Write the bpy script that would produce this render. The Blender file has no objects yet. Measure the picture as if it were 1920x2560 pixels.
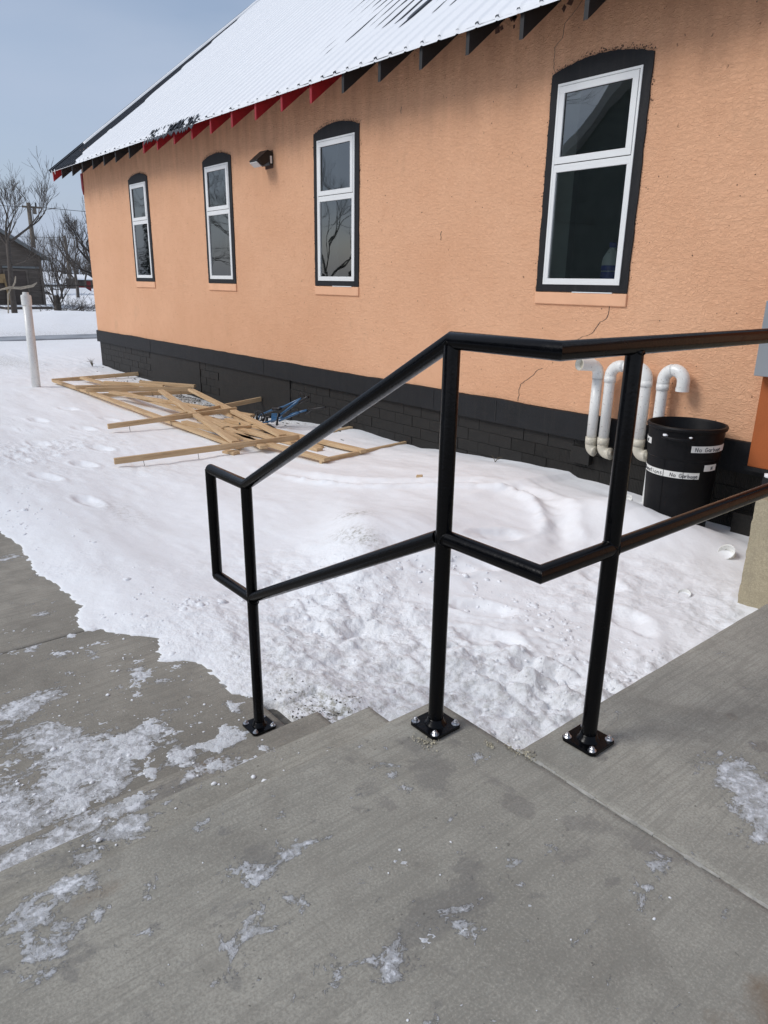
import bpy, math, random
import numpy as np
from mathutils import Vector, Matrix
random.seed(7)
SC = bpy.context.scene
COL = SC.collection
R = math.radians

# ------------------------------------------------------------------ camera
cam_data = bpy.data.cameras.new('camera')
cam = bpy.data.objects.new('camera', cam_data)
COL.objects.link(cam)
cam_data.sensor_fit = 'VERTICAL'
cam_data.sensor_height = 36.0
cam_data.lens = 1788.0 / 2560.0 * 36.0
cam_data.clip_start = 0.05
cam_data.clip_end = 2000
_VV = Vector((865 - 960, 6850 - 1280, 1788)).normalized()
_up = -_VV
_far = Vector((-603 - 960, 679 - 1280, 1788)).normalized()
_far = (_far - _far.dot(_up) * _up).normalized()
_X = -_far
_Y = _up.cross(_X)
RM = Matrix((_X, _Y, _up))            # camera frame (right, down, forward) -> world
rx = RM @ Vector((1, 0, 0)); ry = RM @ Vector((0, -1, 0)); rz = RM @ Vector((0, 0, -1))
cam.matrix_world = Matrix(((rx.x, ry.x, rz.x, 0), (rx.y, ry.y, rz.y, 0), (rx.z, ry.z, rz.z, 1.2), (0, 0, 0, 1)))
SC.camera = cam

# ------------------------------------------------------------------ light
SUN_EL, SUN_AZ = R(42), R(205)       # azimuth clockwise from +Y
world = bpy.data.worlds.new('World')
SC.world = world
world.use_nodes = True
wn = world.node_tree
sky = wn.nodes.new('ShaderNodeTexSky')
sky.sky_type = 'NISHITA'
sky.sun_disc = False
sky.sun_elevation = SUN_EL
sky.sun_rotation = SUN_AZ
sky.air_density = 1.0
sky.dust_density = 2.2
sky.ozone_density = 1.6
bg = wn.nodes['Background']
bg.inputs['Strength'].default_value = 0.12
# thin high haze veiling the clear sky: paler towards the horizon all the way round
_tc = wn.nodes.new('ShaderNodeTexCoord'); _sp = wn.nodes.new('ShaderNodeSeparateXYZ'); _rp = wn.nodes.new('ShaderNodeValToRGB')
wn.links.new(_tc.outputs['Generated'], _sp.inputs[0]); wn.links.new(_sp.outputs['Z'], _rp.inputs[0])
_rp.color_ramp.elements[0].position = 0.0; _rp.color_ramp.elements[0].color = (.43, .50, .64, 1)
_rp.color_ramp.elements[1].position = 0.75; _rp.color_ramp.elements[1].color = (.42, .46, .54, 1)
_e = _rp.color_ramp.elements.new(.22); _e.color = (.40, .475, .61, 1)
_sc = wn.nodes.new('ShaderNodeVectorMath'); _sc.operation = 'SCALE'; _sc.inputs['Scale'].default_value = 1 / 0.12
wn.links.new(_rp.outputs[0], _sc.inputs[0])
_cn = wn.nodes.new('ShaderNodeTexNoise'); _cn.inputs['Scale'].default_value = 1.9; _cn.inputs['Detail'].default_value = 5
_cm = wn.nodes.new('ShaderNodeMapping'); _cm.inputs['Scale'].default_value = (1, 1, 3.5); wn.links.new(_tc.outputs['Generated'], _cm.inputs[0]); wn.links.new(_cm.outputs[0], _cn.inputs['Vector'])
_cf = wn.nodes.new('ShaderNodeMapRange'); _cf.inputs[1].default_value = .3; _cf.inputs[2].default_value = .7; _cf.inputs[3].default_value = .40; _cf.inputs[4].default_value = 1.0  # veil cover
wn.links.new(_cn.outputs['Fac'], _cf.inputs[0])
_mx = wn.nodes.new('ShaderNodeMix'); _mx.data_type = 'RGBA'
wn.links.new(_cf.outputs[0], _mx.inputs[0]); wn.links.new(sky.outputs['Color'], _mx.inputs[6]); wn.links.new(_sc.outputs[0], _mx.inputs[7])
wn.links.new(_mx.outputs[2], bg.inputs['Color'])
sun_d = bpy.data.lights.new('sun', 'SUN')
sun_d.energy = 1.5
sun_d.angle = R(22)
sun_d.color = (1.0, 0.99, 0.975)
sun = bpy.data.objects.new('sun', sun_d)
COL.objects.link(sun)
sdir = Vector((math.sin(SUN_AZ) * math.cos(SUN_EL), math.cos(SUN_AZ) * math.cos(SUN_EL), math.sin(SUN_EL)))
sun.rotation_euler = sdir.to_track_quat('Z', 'Y').to_euler()
vs = SC.view_settings
vs.view_transform = 'Standard'
vs.look = 'None'
vs.gamma = 1
vs.exposure = 0.18
vs.use_curve_mapping = False

# ------------------------------------------------------------------ helpers
def tag(o, label=None, cat=None, group=None, kind=None):
    if label: o['label'] = label
    if cat: o['category'] = cat
    if group: o['group'] = group
    if kind: o['kind'] = kind
    return o

def empty(name, loc=(0, 0, 0), rz=0, label=None, cat=None, group=None):
    o = bpy.data.objects.new(name, None)
    COL.objects.link(o)
    o.location = loc
    o.rotation_euler = (0, 0, rz)
    o.empty_display_size = 0.1
    return tag(o, label, cat, group)

class MB:
    def __init__(s): s.v = []; s.f = []
    def add(s, v, f):
        n = len(s.v); s.v += [tuple(p) for p in v]; s.f += [tuple(i + n for i in q) for q in f]; return s
    def box(s, x0, x1, y0, y1, z0, z1):
        v = [(x, y, z) for x in (x0, x1) for y in (y0, y1) for z in (z0, z1)]
        return s.add(v, [(0, 1, 3, 2), (4, 6, 7, 5), (0, 4, 5, 1), (2, 3, 7, 6), (0, 2, 6, 4), (1, 5, 7, 3)])
    def obox(s, a, b, w, h, up=(0, 0, 1)):
        a = Vector(a); b = Vector(b); d = (b - a).normalized(); up = Vector(up)
        sd = d.cross(up)
        if sd.length < 1e-4: sd = d.cross(Vector((0, 1, 0)))
        sd.normalize(); u = sd.cross(d).normalized()
        v = []
        for p in (a, b):
            for i in (-.5, .5):
                for j in (-.5, .5): v.append(p + sd * w * i + u * h * j)
        return s.add(v, [(0, 1, 3, 2), (4, 6, 7, 5), (0, 4, 5, 1), (2, 3, 7, 6), (0, 2, 6, 4), (1, 5, 7, 3)])
    def tube(s, pts, r, n=12, caps=True):
        pts = [Vector(p) for p in pts]
        rr = r if isinstance(r, (list, tuple)) else [r] * len(pts)
        prev = None; rings = []
        for i, p in enumerate(pts):
            if i == 0: d = pts[1] - pts[0]
            elif i == len(pts) - 1: d = pts[-1] - pts[-2]
            else: d = (pts[i + 1] - p).normalized() + (p - pts[i - 1]).normalized()
            d = d.normalized() if d.length > 1e-9 else Vector((0, 0, 1))
            if prev is None:
                a = Vector((0, 0, 1)) if abs(d.z) < .9 else Vector((1, 0, 0))
                u = d.cross(a).normalized()
            else:
                u = (prev - d * prev.dot(d)).normalized()
            prev = u; w = d.cross(u)
            k = 1.0
            if 0 < i < len(pts) - 1:
                c = max(.5, abs(d.dot((p - pts[i - 1]).normalized())))
                k = 1.0
                mit = (pts[i + 1] - p).normalized() - (p - pts[i - 1]).normalized()
                if mit.length > 1e-4:
                    mit.normalize()
                    ring = []
                    for j in range(n):
                        t = 2 * math.pi * j / n
                        o = (u * math.cos(t) + w * math.sin(t)) * rr[i]
                        o += mit * o.dot(mit) * (1 / c - 1)
                        ring.append(p + o)
                    rings.append(ring); continue
            rings.append([p + (u * math.cos(2 * math.pi * j / n) + w * math.sin(2 * math.pi * j / n)) * rr[i] for j in range(n)])
        v = [q for ring in rings for q in ring]; f = []
        for i in range(len(rings) - 1):
            for j in range(n):
                f.append((i * n + j, i * n + (j + 1) % n, (i + 1) * n + (j + 1) % n, (i + 1) * n + j))
        if caps:
            f.append(tuple(reversed(range(n)))); f.append(tuple(range((len(rings) - 1) * n, len(rings) * n)))
        return s.add(v, f)
    def lathe(s, prof, c=(0, 0, 0), n=32, cap=True):
        v = []; f = []
        for r, z in prof:
            for j in range(n):
                t = 2 * math.pi * j / n
                v.append((c[0] + r * math.cos(t), c[1] + r * math.sin(t), c[2] + z))
        for i in range(len(prof) - 1):
            for j in range(n):
                f.append((i * n + j, i * n + (j + 1) % n, (i + 1) * n + (j + 1) % n, (i + 1) * n + j))
        if cap:
            f.append(tuple(reversed(range(n)))); f.append(tuple(range((len(prof) - 1) * n, len(prof) * n)))
        return s.add(v, f)
    def prism(s, poly, off):
        n = len(poly); off = Vector(off)
        v = [Vector(p) for p in poly] + [Vector(p) + off for p in poly]
        f = [tuple(range(n)), tuple(reversed(range(n, 2 * n)))]
        for i in range(n): f.append((i, i + n, (i + 1) % n + n, (i + 1) % n))
        return s.add(v, f)
    def build(s, name, mat, parent=None, smooth=False, loc=None, bevel=0, fix=True):
        me = bpy.data.meshes.new(name)
        me.from_pydata(s.v, [], s.f)
        me.validate()
        if fix:
            import bmesh
            bm = bmesh.new(); bm.from_mesh(me); bmesh.ops.recalc_face_normals(bm, faces=bm.faces); bm.to_mesh(me); bm.free()
        if mat: me.materials.append(mat)
        if smooth:
            me.polygons.foreach_set('use_smooth', [True] * len(me.polygons))
        o = bpy.data.objects.new(name, me)
        COL.objects.link(o)
        if parent: o.parent = parent
        if loc: o.location = loc
        if bevel:
            m = o.modifiers.new('bevel', 'BEVEL'); m.width = bevel; m.segments = 2; m.limit_method = 'ANGLE'
        if smooth == 'auto':
            me.polygons.foreach_set('use_smooth', [True] * len(me.polygons))
            try:
                me.set_sharp_from_angle(angle=R(35))
            except Exception: pass
        return o

def grid_obj(name, X, Y, Z, mat, attrs=None, keep=None, parent=None, smooth=True):
    """X,Y,Z arrays (n,m)"""
    n, m = X.shape
    co = np.stack([X, Y, Z], -1).reshape(-1, 3).astype(np.float32)
    idx = np.arange(n * m).reshape(n, m)
    q = np.stack([idx[:-1, :-1], idx[1:, :-1], idx[1:, 1:], idx[:-1, 1:]], -1).reshape(-1, 4)
    if keep is not None: q = q[keep.reshape(-1)]
    me = bpy.data.meshes.new(name)
    me.vertices.add(len(co)); me.vertices.foreach_set('co', co.ravel())
    me.loops.add(len(q) * 4); me.loops.foreach_set('vertex_index', q.ravel().astype(np.int32))
    me.polygons.add(len(q))
    me.polygons.foreach_set('loop_start', np.arange(0, len(q) * 4, 4, dtype=np.int32))
    me.polygons.foreach_set('loop_total', np.full(len(q), 4, dtype=np.int32))
    if smooth: me.polygons.foreach_set('use_smooth', np.ones(len(q), bool))
    me.update(calc_edges=True); me.validate()
    if attrs:
        for k, a in attrs.items():
            at = me.attributes.new(k, 'FLOAT', 'POINT')
            at.data.foreach_set('value', a.reshape(-1).astype(np.float32))
    me.materials.append(mat)
    o = bpy.data.objects.new(name, me); COL.objects.link(o)
    if parent: o.parent = parent
    return o

# numpy value noise
def _hash(ix, iy, s):
    h = (ix.astype(np.int64) * 374761393 + iy.astype(np.int64) * 668265263 + s * 974634777) & 0x7fffffff
    h = ((h ^ (h >> 13)) * 1274126177) & 0x7fffffff
    h = (h ^ (h >> 16)) & 0xffff
    return h / 65535.0
def vnoise(x, y, s=0):
    ix = np.floor(x); iy = np.floor(y); fx = x - ix; fy = y - iy
    fx = fx * fx * fx * (fx * (fx * 6 - 15) + 10); fy = fy * fy * fy * (fy * (fy * 6 - 15) + 10)
    ix = ix.astype(np.int64); iy = iy.astype(np.int64)
    a = _hash(ix, iy, s); b = _hash(ix + 1, iy, s); c = _hash(ix, iy + 1, s); d = _hash(ix + 1, iy + 1, s)
    return (a * (1 - fx) + b * fx) * (1 - fy) + (c * (1 - fx) + d * fx) * fy
def fbm(x, y, f, o=4, s=0, g=.5):
    r = 0; a = 1; t = 0
    for k in range(o):
        c, sn = math.cos(k * 1.1 + .3), math.sin(k * 1.1 + .3)
        r = r + a * (vnoise((x * c - y * sn) * f + 17.3 * k, (x * sn + y * c) * f - 9.1 * k, s + k) - .5); t += a; a *= g; f *= 2.03
    return r / t * 2
def smst(a, b, x):
    t = np.clip((x - a) / (b - a), 0, 1); return t * t * (3 - 2 * t)

# ------------------------------------------------------------------ materials
class NT:
    def __init__(s, name, rough=.8, color=(.5, .5, .5), metal=0, spec=.5):
        s.m = bpy.data.materials.new(name); s.m.use_nodes = True
        s.t = s.m.node_tree; s.b = s.t.nodes['Principled BSDF']
        s.b.inputs['Base Color'].default_value = (*color, 1)
        s.b.inputs['Roughness'].default_value = rough
        s.b.inputs['Metallic'].default_value = metal
        s.b.inputs['Specular IOR Level'].default_value = spec
        s.co = s.t.nodes.new('ShaderNodeTexCoord').outputs['Object']
    def n(s, typ, **kw):
        nd = s.t.nodes.new(typ)
        for k, v in kw.items():
            if k.startswith('i_'):
                nd.inputs[k[2:].replace('_', ' ')].default_value = v
            else: setattr(nd, k, v)
        return nd
    def link(s, a, b): s.t.links.new(a, b)
    def mapped(s, scale=(1, 1, 1), rot=(0, 0, 0), co=None):
        m = s.n('ShaderNodeMapping'); m.inputs['Scale'].default_value = scale; m.inputs['Rotation'].default_value = rot
        s.link(co or s.co, m.inputs['Vector']); return m.outputs[0]
    def noise(s, scale, detail=4, rough=.5, vec=None, dist=0):
        n = s.n('ShaderNodeTexNoise', i_Scale=scale, i_Detail=detail, i_Roughness=rough, i_Distortion=dist)
        s.link(vec or s.co, n.inputs['Vector']); return n.outputs['Fac']
    def ramp(s, fac, stops, interp='LINEAR'):
        r = s.n('ShaderNodeValToRGB'); e = r.color_ramp.elements; r.color_ramp.interpolation = interp
        while len(e) < len(stops): e.new(.5)
        for i, (p, c) in enumerate(stops):
            e[i].position = p; e[i].color = (c, c, c, 1) if isinstance(c, (int, float)) else (*c, 1)
        s.link(fac, r.inputs[0]); return r.outputs[0]
    def mix(s, fac, a, b, blend='MIX'):
        m = s.n('ShaderNodeMix', data_type='RGBA', blend_type=blend)
        for sock, v in ((m.inputs[0], fac), (m.inputs[6], a), (m.inputs[7], b)):
            if isinstance(v, (int, float)): sock.default_value = v
            elif isinstance(v, tuple): sock.default_value = (*v, 1)
            else: s.link(v, sock)
        return m.outputs[2]
    def math(s, op, a, b=0, c=0):
        m = s.n('ShaderNodeMath', operation=op)
        for i, v in enumerate((a, b, c)):
            if isinstance(v, (int, float)): m.inputs[i].default_value = v
            else: s.link(v, m.inputs[i])
        return m.outputs[0]
    def attr(s, name): return s.n('ShaderNodeAttribute', attribute_name=name).outputs['Fac']
    def color(s, c): s.link(c, s.b.inputs['Base Color'])
    def rough(s, c): s.link(c, s.b.inputs['Roughness'])
    def bump(s, h, dist=.01, strength=1.0, normal=None):
        b = s.n('ShaderNodeBump'); b.inputs['Distance'].default_value = dist; b.inputs['Strength'].default_value = strength
        s.link(h, b.inputs['Height'])
        if normal: s.link(normal, b.inputs['Normal'])
        s.link(b.outputs[0], s.b.inputs['Normal']); return b.outputs[0]

def simple(name, color, rough=.6, var=.15, vs_=6, bump=0, bs=80, metal=0, spec=.5):
    t = NT(name, rough, color, metal, spec)
    n = t.noise(vs_, 5, .6)
    lo = tuple(c * (1 - var) for c in color); hi = tuple(min(1, c * (1 + var)) for c in color)
    t.color(t.ramp(n, [(.3, lo), (.7, hi)]))
    if bump: t.bump(t.noise(bs, 4, .6), bump)
    return t.m

def make_stucco():
    t = NT('orange_stucco', .85, spec=.25)
    big = t.noise(.9, 4, .55); mid = t.noise(7, 5, .65)
    c = t.ramp(big, [(.3, (.77, .425, .25)), (.7, (.84, .485, .295))])
    c = t.mix(t.math('MULTIPLY', t.ramp(mid, [(.5, 0), (.75, 1)]), .35), c, (.68, .35, .20))
    # grime streaks plus eave shade painted in under the eaves; random stained patches
    st = t.noise(3.0, 5, .6, t.mapped((2.4, 2.4, .35)))
    zg = t.n('ShaderNodeSeparateXYZ'); t.link(t.co, zg.inputs[0])
    high = t.ramp(t.math('MULTIPLY_ADD', zg.outputs['Z'], 1 / 1.1, -2.2 / 1.1), [(0, 0), (1, 1)])
    fac = t.math('MULTIPLY', t.math('MULTIPLY', high, t.ramp(st, [(.35, .25), (.65, 1)])), .5)
    c = t.mix(fac, c, (.34, .17, .10))
    gp = t.noise(1.1, 6, .7, t.mapped((1.3, 1, .9)))
    c = t.mix(t.math('MULTIPLY', t.ramp(gp, [(.6, 0), (.78, 1)]), .3), c, (.42, .27, .17))
    # stucco relief: worm-like dabs and small pits
    w = t.n('ShaderNodeTexNoise', i_Scale=34.0, i_Detail=4.5, i_Roughness=.6, i_Distortion=.6); t.link(t.mapped((.75, 1, 1.25)), w.inputs['Vector'])
    ridge = t.math('ABSOLUTE', t.math('SUBTRACT', w.outputs['Fac'], .5))
    ridge = t.ramp(ridge, [(0, 0), (.16, 1)])
    fine = t.noise(150, 3, .6)
    pit = t.noise(34, 3, .5, t.mapped((1, 1, .55)))
    pitm = t.ramp(pit, [(.255, 0), (.30, 1)])
    big2 = t.noise(14, 3, .5)
    h = t.math('ADD', t.math('MULTIPLY', ridge, .55), t.math('ADD', t.math('MULTIPLY', fine, .25), t.math('MULTIPLY', big2, 1.0)))
    h = t.math('ADD', h, t.math('MULTIPLY', pitm, .8))
    c = t.mix(t.math('MULTIPLY', t.math('SUBTRACT', 1, ridge), .06), c, (.42, .19, .10))
    c = t.mix(t.math('MULTIPLY', t.math('SUBTRACT', 1, pitm), .7), c, (.16, .08, .05))
    t.color(c); t.bump(h, .0092, .8); return t.m
M = {}
M['stucco'] = make_stucco()
M['sill'] = simple('painted_sill', (.80, .45, .27), .8, .06, 5, .002, 60)

def make_black(name, col, bump=.003, ribs=False):
    t = NT(name, .62, spec=.35)
    n = t.noise(5, 6, .65)
    c = t.ramp(n, [(.3, tuple(x * .8 for x in col)), (.7, tuple(x * 1.3 for x in col))])
    st = t.noise(5, 5, .7, t.mapped((5, 5, .5)))
    c = t.mix(t.math('MULTIPLY', t.ramp(st, [(.5, 0), (.8, 1)]), .35), c, (.035, .031, .026))
    t.color(c)
    h = t.noise(60, 5, .65)
    if ribs:
        w = t.n('ShaderNodeTexWave', bands_direction='X', i_Scale=22.0, i_Distortion=1.0, i_Detail=1.0); t.link(t.co, w.inputs['Vector'])
        h = t.math('ADD', h, t.math('MULTIPLY', w.outputs['Fac'], .8))
    t.bump(h, bump); return t.m
M['band'] = make_black('black_band_paint', (.0085, .0092, .011))
M['block'] = make_black('black_block_paint', (.0150, .0138, .0125), .005)
M['block_ribbed'] = make_black('black_ribbed_block', (.0155, .0140, .0120), .005, True)
M['mortar'] = simple('black_mortar', (.014, .013, .012), .8, .2, 8, .003)
M['trim'] = make_black('black_window_trim', (.0075, .008, .010), .0025)
M['vinyl'] = simple('white_vinyl', (.80, .81, .80), .35, .02, 3)
M['gasket'] = simple('black_gasket', (.02, .02, .02), .6)
M['pvc'] = None

def make_pvc():
    t = NT('white_pvc', .3)
    n = t.noise(9, 4, .6)
    c = t.ramp(n, [(.3, (.74, .74, .71)), (.7, (.84, .84, .81))])
    sp = t.noise(60, 2, .5)
    c = t.mix(t.math('MULTIPLY', t.ramp(sp, [(.64, 0), (.70, 1)]), .6), c, (.30, .28, .24))
    t.color(c); return t.m
M['pvc'] = make_pvc()
M['pvc_dirty'] = simple('weathered_pvc', (.60, .56, .46), .4, .12, 8)

def make_roof_metal():
    t = NT('dark_roof_metal', .38, (.035, .04, .05), .3)
    n = t.noise(6, 5, .6); t.color(t.ramp(n, [(.35, (.028, .031, .038)), (.7, (.05, .055, .065))])); return t.m
M['roof'] = make_roof_metal()
M['red'] = simple('red_rafter_paint', (.30, .008, .016), .55, .2, 9, .001)
M['blackwood'] = simple('black_rafter_paint', (.014, .014, .015), .65, .2, 9, .001)
M['soffit'] = simple('soffit_boards', (.10, .055, .04), .8, .3, 6, .002)

def make_snow(name, fine=1.0, tint=(.90, .91, .93), dirt=.5):
    t = NT(name, .6, spec=.25)
    d1 = t.noise(2.3, 6, .68); d2 = t.noise(26, 5, .75)
    c = t.mix(t.math('MULTIPLY', t.ramp(d1, [(.48, 0), (.78, 1)]), .35 * dirt), tint, (.68, .66, .61))
    dm = t.attr('dirt')
    dd = t.math('MULTIPLY', dm, t.ramp(d2, [(.46, 0), (.66, 1)]))
    c = t.mix(t.math('MINIMUM', t.math('MULTIPLY', dd, .8), .85), c, (.30, .28, .22))
    sp = t.noise(190, 2, .5)
    c = t.mix(t.math('MULTIPLY', t.ramp(sp, [(.725, 0), (.75, 1)]), .55 * dirt), c, (.16, .14, .11))
    t.color(c)
    ru = t.attr('rough')
    ha = t.noise(13, 7, .58); hb = t.noise(42, 6, .62)
    vo = t.n('ShaderNodeTexVoronoi', i_Scale=30.0); t.link(t.co, vo.inputs['Vector'])
    h = t.math('ADD', t.math('MULTIPLY', t.math('ADD', ha, t.math('MULTIPLY', vo.outputs['Distance'], .22)), t.math('ADD', t.math('MULTIPLY', ru, 1.5), .12)), t.math('MULTIPLY', t.math('MULTIPLY', hb, .45), t.math('ADD', ru, .22)))
    hc = t.noise(220, 3, .6)
    h = t.math('ADD', h, t.math('MULTIPLY', hc, .05))
    t.bump(h, .017 * fine, .85)
    t.b.subsurface_method if False else None
    return t.m
M['snow'] = make_snow('packed_snow')
M['roofsnow'] = make_snow('roof_snow_surface', .22, (.80, .82, .85), .05)
M['crumb'] = simple('snow_crumbs', (.87, .885, .91), .6, .05, 20, .004, 60)

def make_concrete(name, frost=True, base=(.362, .345, .298), broom=(0, 0, 0)):
    t = NT(name, .8, spec=.3)
    a = t.noise(1.6, 6, .62); b = t.noise(11, 6, .7); g = t.noise(170, 4, .72)
    lo = tuple(x * .72 for x in base); hi = tuple(x * 1.14 for x in base)
    c = t.ramp(a, [(.36, lo), (.64, hi)])
    c = t.mix(t.math('MULTIPLY', t.ramp(b, [(.42, 0), (.70, 1)]), .5), c, tuple(x * .70 for x in base))
    c = t.mix(t.math('MULTIPLY', t.ramp(g, [(.40, 1), (.49, 0)]), .42), c, tuple(x * .55 for x in base))
    c = t.mix(t.math('MULTIPLY', t.ramp(g, [(.54, 0), (.62, 1)]), .30), c, tuple(min(1, x * 1.5) for x in base))
    st = t.noise(3.4, 8, .72, dist=.6)
    c = t.mix(t.math('MULTIPLY', t.ramp(st, [(.50, 0), (.70, 1)]), .42), c, (.15, .135, .115))
    sp = t.noise(55, 3, .6)
    c = t.mix(t.math('MULTIPLY', t.ramp(sp, [(.69, 0), (.73, 1)]), .7), c, (.085, .08, .07))
    # broom finish
    br = t.noise(6, 5, .65, t.mapped((13, .55, 6), broom))
    c = t.mix(t.math('MULTIPLY', t.ramp(br, [(.42, 1), (.50, 0)]), .45), c, tuple(x * .68 for x in base))
    h = t.math('ADD', t.math('MULTIPLY', br, .9), t.math('ADD', t.math('MULTIPLY', g, .55), t.math('MULTIPLY', b, .5)))
    if frost:
        wet = t.attr('wet'); fr = t.attr('frost'); rust = t.attr('rust')
        e1 = t.noise(9, 9, .74, t.mapped((1.25, .75, 1)), dist=.9); e2 = t.noise(48, 6, .75, dist=.5)
        edge = t.math('ADD', t.math('MULTIPLY', e1, .75), t.math('MULTIPLY', e2, .4))   # ~.57 mean
        wm = t.ramp(t.math('ADD', wet, t.math('MULTIPLY_ADD', edge, 2.6, -1.5)), [(.34, 0), (.56, 1)])
        c = t.mix(t.math('MULTIPLY', wm, .34), c, (.125, .120, .118))
        rm = t.ramp(t.math('ADD', rust, t.math('MULTIPLY_ADD', edge, 1.4, -.8)), [(.35, 0), (.85, 1)])
        c = t.mix(t.math('MULTIPLY', rm, .6), c, (.17, .105, .055))
        f1 = t.ramp(t.math('ADD', t.math('MULTIPLY', fr, .9), t.math('MULTIPLY_ADD', edge, 4.6, -2.76)), [(.40, 0), (.47, .6), (.85, 1)])
        grain = t.noise(24, 7, .82)
        cov = t.math('MULTIPLY', f1, t.ramp(grain, [(.34, .22), (.53, 1)]))
        c = t.mix(t.math('MULTIPLY', cov, .9), c, (.78, .80, .835))
        h = t.math('ADD', h, t.math('MULTIPLY', cov, 2.2))
        ro = t.mix(t.math('MULTIPLY', wm, .7), (.8, .8, .8), (.35, .35, .35)); t.rough(ro)
    t.color(c); t.bump(h, .0022, .9); return t.m
M['concrete'] = make_concrete('broomed_concrete')
M['walk'] = make_concrete('walkway_concrete', True, (.315, .294, .252))
M['cwall'] = make_concrete('cast_concrete_wall', False, (.46, .40, .28))
M['grout'] = simple('joint_grout', (.42, .41, .37), .9, .3, 25, .003)
M['epoxy'] = simple('chipped_grout', (.46, .42, .32), .9, .35, 60, .006)

def make_rail():
    t = NT('black_powder_coat', .16, (.0015, .0016, .0024), 0, .2)
    t.b.inputs['Coat Weight'].default_value = .0
    t.b.inputs['Coat Roughness'].default_value = .08
    n = t.noise(35, 4, .7); t.rough(t.ramp(n, [(.3, .13), (.75, .3)]))
    t.bump(t.noise(120, 2, .5), .0004)
    return t.m
M['rail'] = make_rail()
M['zinc'] = simple('zinc_bolt', (.62, .63, .65), .28, .15, 40, 0, 80, 1.0)

def make_wood():
    t = NT('pine_lumber', .72, spec=.3)
    v = t.mapped((.9, 14, 14))
    g = t.noise(3, 6, .65, v, .8)
    c = t.ramp(g, [(.3, (.45, .29, .155)), (.5, (.62, .44, .255)), (.72, (.72, .54, .34))])
    k = t.noise(4.5, 3, .5, t.mapped((1.2, 7, 7)))
    c = t.mix(t.math('MULTIPLY', t.ramp(k, [(.72, 0), (.80, 1)]), .8), c, (.13, .07, .035))
    oi = t.n('ShaderNodeObjectInfo')
    c = t.mix(t.math('MULTIPLY', oi.outputs['Random'], .28), c, (.36, .25, .15))
    t.color(c); t.bump(g, .002); return t.m
M['wood'] = make_wood()
M['steel'] = simple('dull_nail_steel', (.06, .055, .05), .5)
M['blue'] = simple('blue_bicycle_paint', (.035, .115, .235), .3, .15, 20)
M['plastic'] = simple('black_plastic', (.010, .010, .012), .45, .2, 20)

def make_can():
    t = NT('black_can_plastic', .5, (.004, .004, .005), 0, .2)
    n = t.noise(10, 7, .75); s = t.noise(3, 6, .8, t.mapped((6, 6, 1)))
    c = t.ramp(n, [(.45, (.003, .003, .004)), (.8, (.008, .008, .009))])
    c = t.mix(t.math('MULTIPLY', t.ramp(s, [(.62, 0), (.82, 1)]), .35), c, (.022, .022, .022))
    t.color(c); t.bump(t.noise(14, 4, .6), .002); return t.m
M['can'] = make_can()
M['tape'] = simple('white_tape', (.74, .735, .70), .6, .05, 30)
M['ink'] = simple('black_marker_ink', (.03, .03, .035), .6)
M['plywood'] = simple('orange_painted_panel', (.40, .105, .025), .75, .07, 5, .002)
M['greybox'] = simple('grey_steel_box', (.26, .28, .30), .5, .05, 4)
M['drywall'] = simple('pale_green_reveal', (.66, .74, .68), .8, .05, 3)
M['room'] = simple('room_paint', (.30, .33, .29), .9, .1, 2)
M['jug'] = simple('white_jug_plastic', (.80, .88, .83), .4, .03, 8)
M['juglabel'] = simple('blue_jug_label', (.06, .09, .42), .4, .1, 30)
M['lens'] = simple('lamp_lens', (.62, .64, .64), .2, .05, 10)
M['lampbody'] = simple('black_lamp_body', (.008, .008, .008), .4)
M['stain'] = simple('dark_wall_stain', (.10, .05, .035), .9, .4, 40, .003)

def make_glass():
    m = bpy.data.materials.new('window_glass'); m.use_nodes = True; t = m.node_tree
    for n in list(t.nodes): t.nodes.remove(n)
    out = t.nodes.new('ShaderNodeOutputMaterial'); mx = t.nodes.new('ShaderNodeMixShader')
    tr = t.nodes.new('ShaderNodeBsdfTransparent'); gl = t.nodes.new('ShaderNodeBsdfGlossy'); fr = t.nodes.new('ShaderNodeFresnel')
    tr.inputs['Color'].default_value = (.90, .95, .92, 1)
    gl.inputs['Roughness'].default_value = .012; gl.inputs['Color'].default_value = (.92, .96, .97, 1)
    fr.inputs['IOR'].default_value = 2.6
    co = t.nodes.new('ShaderNodeTexCoord'); no = t.nodes.new('ShaderNodeTexNoise'); no.inputs['Scale'].default_value = 1.6; no.inputs['Detail'].default_value = 1
    bu = t.nodes.new('ShaderNodeBump'); bu.inputs['Distance'].default_value = .003
    t.links.new(co.outputs['Object'], no.inputs['Vector']); t.links.new(no.outputs['Fac'], bu.inputs['Height']); t.links.new(bu.outputs[0], gl.inputs['Normal'])
    t.links.new(fr.outputs[0], mx.inputs[0]); t.links.new(tr.outputs[0], mx.inputs[1]); t.links.new(gl.outputs[0], mx.inputs[2])
    t.links.new(mx.outputs[0], out.inputs[0]); return m
M['glass'] = make_glass()

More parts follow.
